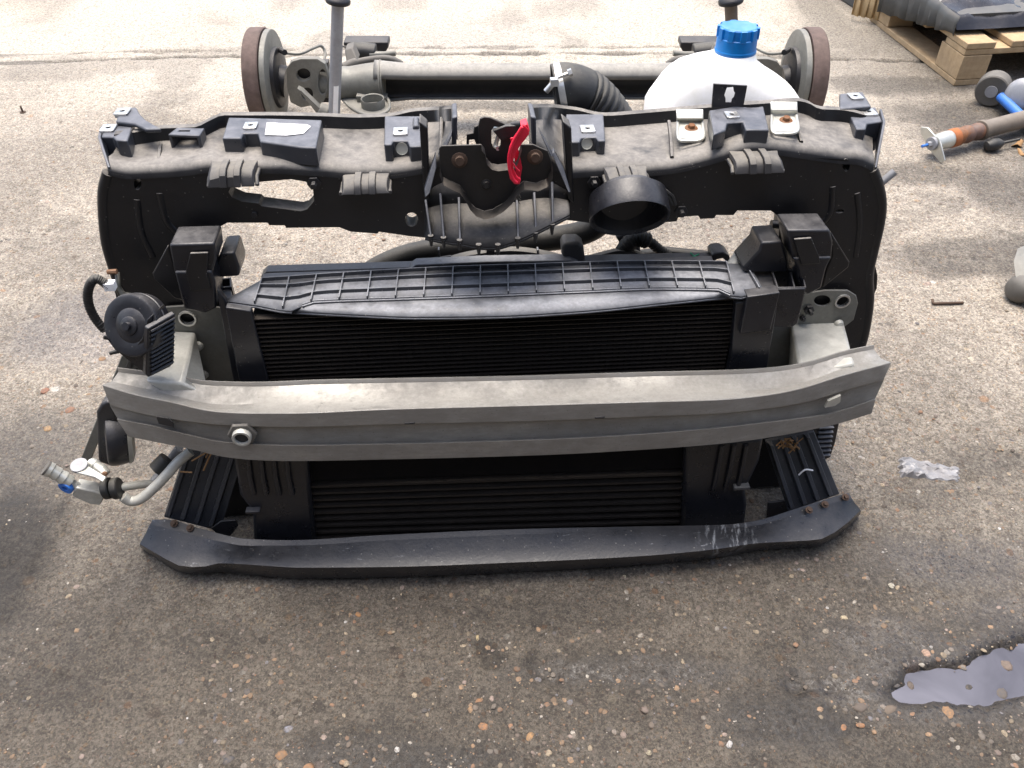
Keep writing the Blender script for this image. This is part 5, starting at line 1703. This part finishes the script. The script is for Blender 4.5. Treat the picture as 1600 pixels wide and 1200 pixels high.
for j in range(31):
    v = j / 30
    y = 0.075 + 0.54 * v
    wv = 0.004 * math.sin(v * 90) + 0.003 * math.sin(v * 37)
    lo_ = -0.004 - 0.10 * v + 0.010 * abs(math.sin(v * 17))
    sk.append([Vector((-0.006 + wv * 0.3, y, 0.056 + .02 * v)), Vector((-0.012 + wv, y, 0.03)), Vector((-0.010 + wv * 1.4, y, lo_ * .4 + .012)), Vector((-0.008 + wv * 2, y, lo_))])
MB().grid(sk).build('film_skirt', BOXM, film, solid=0.002)
bxl = []
MB().box((0.52, 0.36, 0.028), (1.03, 0.5, 0.045)).build('load_core', BOXM, film)

# torn corrugated cardboard standing at the load's far corner
cd = []
for i in range(49):
    t = i / 48
    x = -0.03 + 0.13 * t
    y = 0.60 - 0.10 * t + 0.009 * math.sin(t * 42)
    cd.append([Vector((x, y, 0.0)), Vector((x + .004 * math.sin(t * 30), y + 0.004, 0.05 + .006 * math.sin(t * 50))), Vector((x, y + 0.012, 0.12)), Vector((x, y + .02, 0.17))])
cb = MB().grid(cd).build('cardboard_sheet', CARD, None, solid=0.002)
cb.matrix_world = PM @ Matrix.Translation((-0.045, 0.02, 0.022))
tag(cb, 'torn corrugated cardboard standing between grey cabinet and wrapped load', 'cardboard')

# grey cabinet lying behind, only its side shows
c1, c2 = G(1363, 35), G(1308, 0)
dr = (c2 - c1).normalized()
CM = Matrix.Translation(c1) @ Matrix.Rotation(-math.atan2(dr.x, dr.y), 4, 'Z')
cab = empty('metal_cabinet', CM, 'dark grey metal cabinet lying beyond the cardboard at the yard edge', 'cabinet')
MB().box((0.26, 0.45, 0.18), (0.5, 0.9, 0.36)).build('body', BOXM, cab, bevel=0.006)
MB().lathe((0.008, 0.55, 0.17), (-1, 0, 0), [(0, 0.05), (0.006, 0.05), (0.006, 0.042), (0.002, 0.04), (0.002, 0.0001)], 28).build('fan_ring', DARKST, cab)
MB().box((0.006, 0.30, 0.13), (0.012, 0.05, 0.02)).build('latch', CHROME, cab, bevel=0.002)

# ------------------------------------------------------------------ loose parts on the right
def frame_on(px, py, px2, py2, z):
    a, b = G(px, py, z), G(px2, py2, z)
    d = (b - a).normalized()
    q = d.to_track_quat('X', 'Z')
    return Matrix.Translation(a) @ q.to_matrix().to_4x4(), (b - a).length


SM_, sl_ = frame_on(1450, 226, 1600, 186, 0.042)
shk = empty('rear_shock', SM_, 'dirty brown shock absorber with white top mount and ribbed rubber boot on the concrete', 'shock absorber')
u = sl_ / 152.0
xx = lambda v: (v - 1450) * u
MB().lathe((0, 0, 0), (1, 0, 0), [(xx(1457), 0.012), (xx(1458), 0.022), (xx(1478), 0.0245), (xx(1483), 0.024)], 28, cap=(True, True)).build('top_mount', ZINC, shk)
MB().lathe((0, 0, 0), (1, 0, 0), [(xx(1454), 0.0001), (xx(1454), 0.018), (xx(1457), 0.019)], 20).lathe((0, 0, 0), (1, 0, 0), [(xx(1449), 0.0001), (xx(1449), 0.008), (xx(1454), 0.0085)], 6).build('mount_nut', SHOCKG, shk)
MB().tube([(xx(1441), 0, 0), (xx(1450), 0, 0)], 0.004, 10).build('rod_tip', BLUEP, shk)
MB().prism([Vector((xx(1455), 0.052, 0.028)), Vector((xx(1456), 0.03, 0.034)), Vector((xx(1458), -0.02, 0.012)), Vector((xx(1459), -0.052, -0.03)), Vector((xx(1459), -0.042, -0.042)), Vector((xx(1458), 0.0, -0.024)), Vector((xx(1455), 0.045, 0.01))],
           Vector((0.005, 0, 0))).build('mount_flange', ZINC, shk, bevel=0.0015)
pr = [(xx(1483), 0.0245), (xx(1486), 0.026), (xx(1496), 0.026), (xx(1500), 0.022), (xx(1502), 0.020), (xx(1505), 0.024), (xx(1509), 0.0255), (xx(1513), 0.024), (xx(1516), 0.019), (xx(1518), 0.019), (xx(1521), 0.0235), (xx(1525), 0.025), (xx(1529), 0.0235), (xx(1532), 0.020)]
MB().lathe((0, 0, 0), (1, 0, 0), pr, 28).build('rubber_boot', BUMPR, shk, sharp=70)
MB().lathe((0, 0, 0), (1, 0, 0), [(xx(1482), 0.0248), (xx(1485), 0.0262), (xx(1492), 0.0262)], 28).build('orange_band', ORANGE, shk)
MB().lathe((0, 0, 0), (1, 0, 0), [(xx(1530), 0.019), (xx(1531), 0.028), (xx(1535), 0.0285), (xx(1541), 0.025), (xx(1720), 0.025)], 28, cap=(True, True)).build('dust_tube', SHOCKB, shk, bevel=0.001)

BM_, bl_ = frame_on(1552, 138, 1600, 172, 0.05)
lnk = empty('blue_link', BM_, 'blue control rod with thick grey rubber bush lying by the pallet', 'control rod')
ax2 = (BM_.to_3x3().inverted() @ Vector((0.55, 0.83, 0))).normalized()
MB().lathe((0, 0, 0), ax2, [(-0.03, 0.014), (-0.03, 0.044), (-0.026, 0.048), (0.026, 0.048), (0.03, 0.044), (0.03, 0.014)], 36, cap=(True, True)).build('rubber_bush', GREYBUSH, lnk, bevel=0.001)
MB().lathe((0, 0, 0), ax2, [(-0.034, 0.018), (0.034, 0.018)], 24, cap=(True, True)).build('bush_sleeve', SHOCKG, lnk)
MB().tube([(0.044, 0, -0.008), (0.22, 0, -0.026)], 0.014, 20).build('rod', BLUEP, lnk)

hb = G(1596, 150, 0.06)
hub2 = empty('wheel_bearing_hub', Matrix.Translation(hb), 'grey metal hub half cut by the frame beside the blue rod', 'hub')
MB().lathe((0, 0, 0), (-0.75, -0.6, 0.25), [(-0.06, 0.05), (0.0, 0.052), (0.012, 0.046), (0.02, 0.03), (0.02, 0.0001)], 36, cap=(True, False)).build('hub_body', SHOCKG, hub2, bevel=0.001)
MB().lathe((0.03, 0.02, 0.05), (0, 0, 1), [(0, 0.012), (0.012, 0.012), (0.012, 0.0001)], 6).build('hub_nut', CHROME, hub2)

em = empty('engine_mount', Matrix.Translation(G(1588, 466)), 'cast aluminium mount with dark rubber cone at the right edge', 'engine mount')
ei = em.matrix_world.inverted()
Q = lambda px, py, z: ei @ G(px, py, z)
MB().lathe(Q(1590, 452, 0.03), (-0.85, -0.25, 0.1), [(-0.02, 0.032), (0.0, 0.031), (0.012, 0.024), (0.018, 0.012), (0.018, 0.0001)], 32, cap=(True, False)).build('rubber_cone', GREYBUSH, em)
MB().prism([Q(1588, 440, 0.05), Q(1584, 408, 0.07), Q(1588, 396, 0.075), Q(1597, 392, 0.075), Q(1612, 396, 0.07), Q(1640, 440, 0.06), Q(1630, 475, 0.03), Q(1600, 470, 0.02)], Vector((0.012, 0.02, 0.0)),
           [[Q(1598 + 3.5 * math.cos(a), 400 + 3.5 * math.sin(a), 0.0735) for a in (2 * math.pi * i / 12 for i in range(12))]]).build('cast_bracket', GREYSTEEL, em, bevel=0.003)

bt = MB().lathe(G(1554, 226, 0.018), (0.96, 0.25, 0.08), [(-0.03, 0.006), (-0.026, 0.013), (-0.005, 0.018), (0.012, 0.016), (0.024, 0.009), (0.03, 0.004), (0.08, 0.0035)], 20, cap=(True, True)).build('rubber_boot', RUBBER, None)
tag(bt, 'small oily black rubber boot on the stained concrete below the brown shock', 'rubber boot')

rod = MB().tube(catmull([G(1457, 468, 0.006), G(1459, 474, 0.004), G(1470, 474, 0.004), G(1505, 473, 0.004)], 4), 0.0032, 8).build('metal_rod', RUSTD, None)
tag(rod, 'thin bent rusty rod lying alone on bare concrete at the right', 'metal rod')
scw = MB().lathe(G(36, 176, 0.0), (0, 0, 1), [(0.0, 0.009), (0.003, 0.009), (0.003, 0.003), (0.02, 0.0028), (0.022, 0.0001)], 12, cap=(True, False)).build('upright_screw', RUSTD, None)
tag(scw, 'small dark screw standing on its head on pale concrete', 'screw')

# dead leaves at the right edge
def leaf(p, r, a, label):
    pts = []
    for k in range(12):
        t = 2 * math.pi * k / 12
        q = r * (1 + 0.25 * math.sin(3 * t + a))
        pts.append(p + Vector((q * math.cos(t) * math.cos(a) - 0.55 * q * math.sin(t) * math.sin(a), q * math.cos(t) * math.sin(a) + 0.55 * q * math.sin(t) * math.cos(a), 0.006 + 0.006 * math.sin(2 * t + a))))
    o = MB().add([p + UP * 0.004] + pts, [(0, i + 1, (i + 1) % 12 + 1) for i in range(12)]).build('dead_leaf', LEAF, None, solid=0.0006)
    return tag(o, label, 'leaf', 'dead leaves by the brown shock')


leaf(G(1590, 228), 0.022, 0.6, 'crumpled brown leaf at the right edge below the shock')
leaf(G(1597, 242), 0.018, 2.0, 'smaller brown leaf lying nearest the camera below the shock')

# crushed scrap of film on the right
rows = []
for j in range(15):
    r_ = []
    for i in range(21):
        u, v = i / 20, j / 14
        px = 1404 + 96 * u
        py = 712 + 20 * u + 34 * v * (1 - 0.45 * u)
        g = G(px + 2 * math.sin(j * 1.7), py + 1.5 * math.sin(i * 1.3), 0)
        hh = abs(float(fbm(np.array([g.x * 60]), np.array([g.y * 60]), 3, 3)[0]) - 0.5) * 0.035 * (1 - u * 0.8)
        e = min(i, 20 - i, j, 14 - j)
        g.z = ground_z(g.x, g.y) + 0.002 + (hh if e > 0 else -0.004)
        r_.append(g)
    rows.append(r_)
fo = MB().grid(rows).build('crushed_film', FOIL, None, sharp=25)
tag(fo, 'crushed grey scrap of plastic film trodden flat on the concrete', 'scrap')

# tyre lying at the far left, mostly out of the picture
tp = G(15, -30)
ty = empty('tyre', Matrix.Translation((tp.x - 0.05, tp.y + 0.16, 0)), 'dark worn tyre lying flat at the far left, mostly cut off', 'tyre')
MB().lathe((0, 0, 0.09), (0, 0, 1), [(-0.08, 0.19), (-0.088, 0.24), (-0.075, 0.29), (-0.05, 0.305), (0.05, 0.305), (0.075, 0.29), (0.088, 0.24), (0.08, 0.19), (0.05, 0.2), (-0.05, 0.2), (-0.08, 0.19)], 56).build('casing', TYRE, ty)
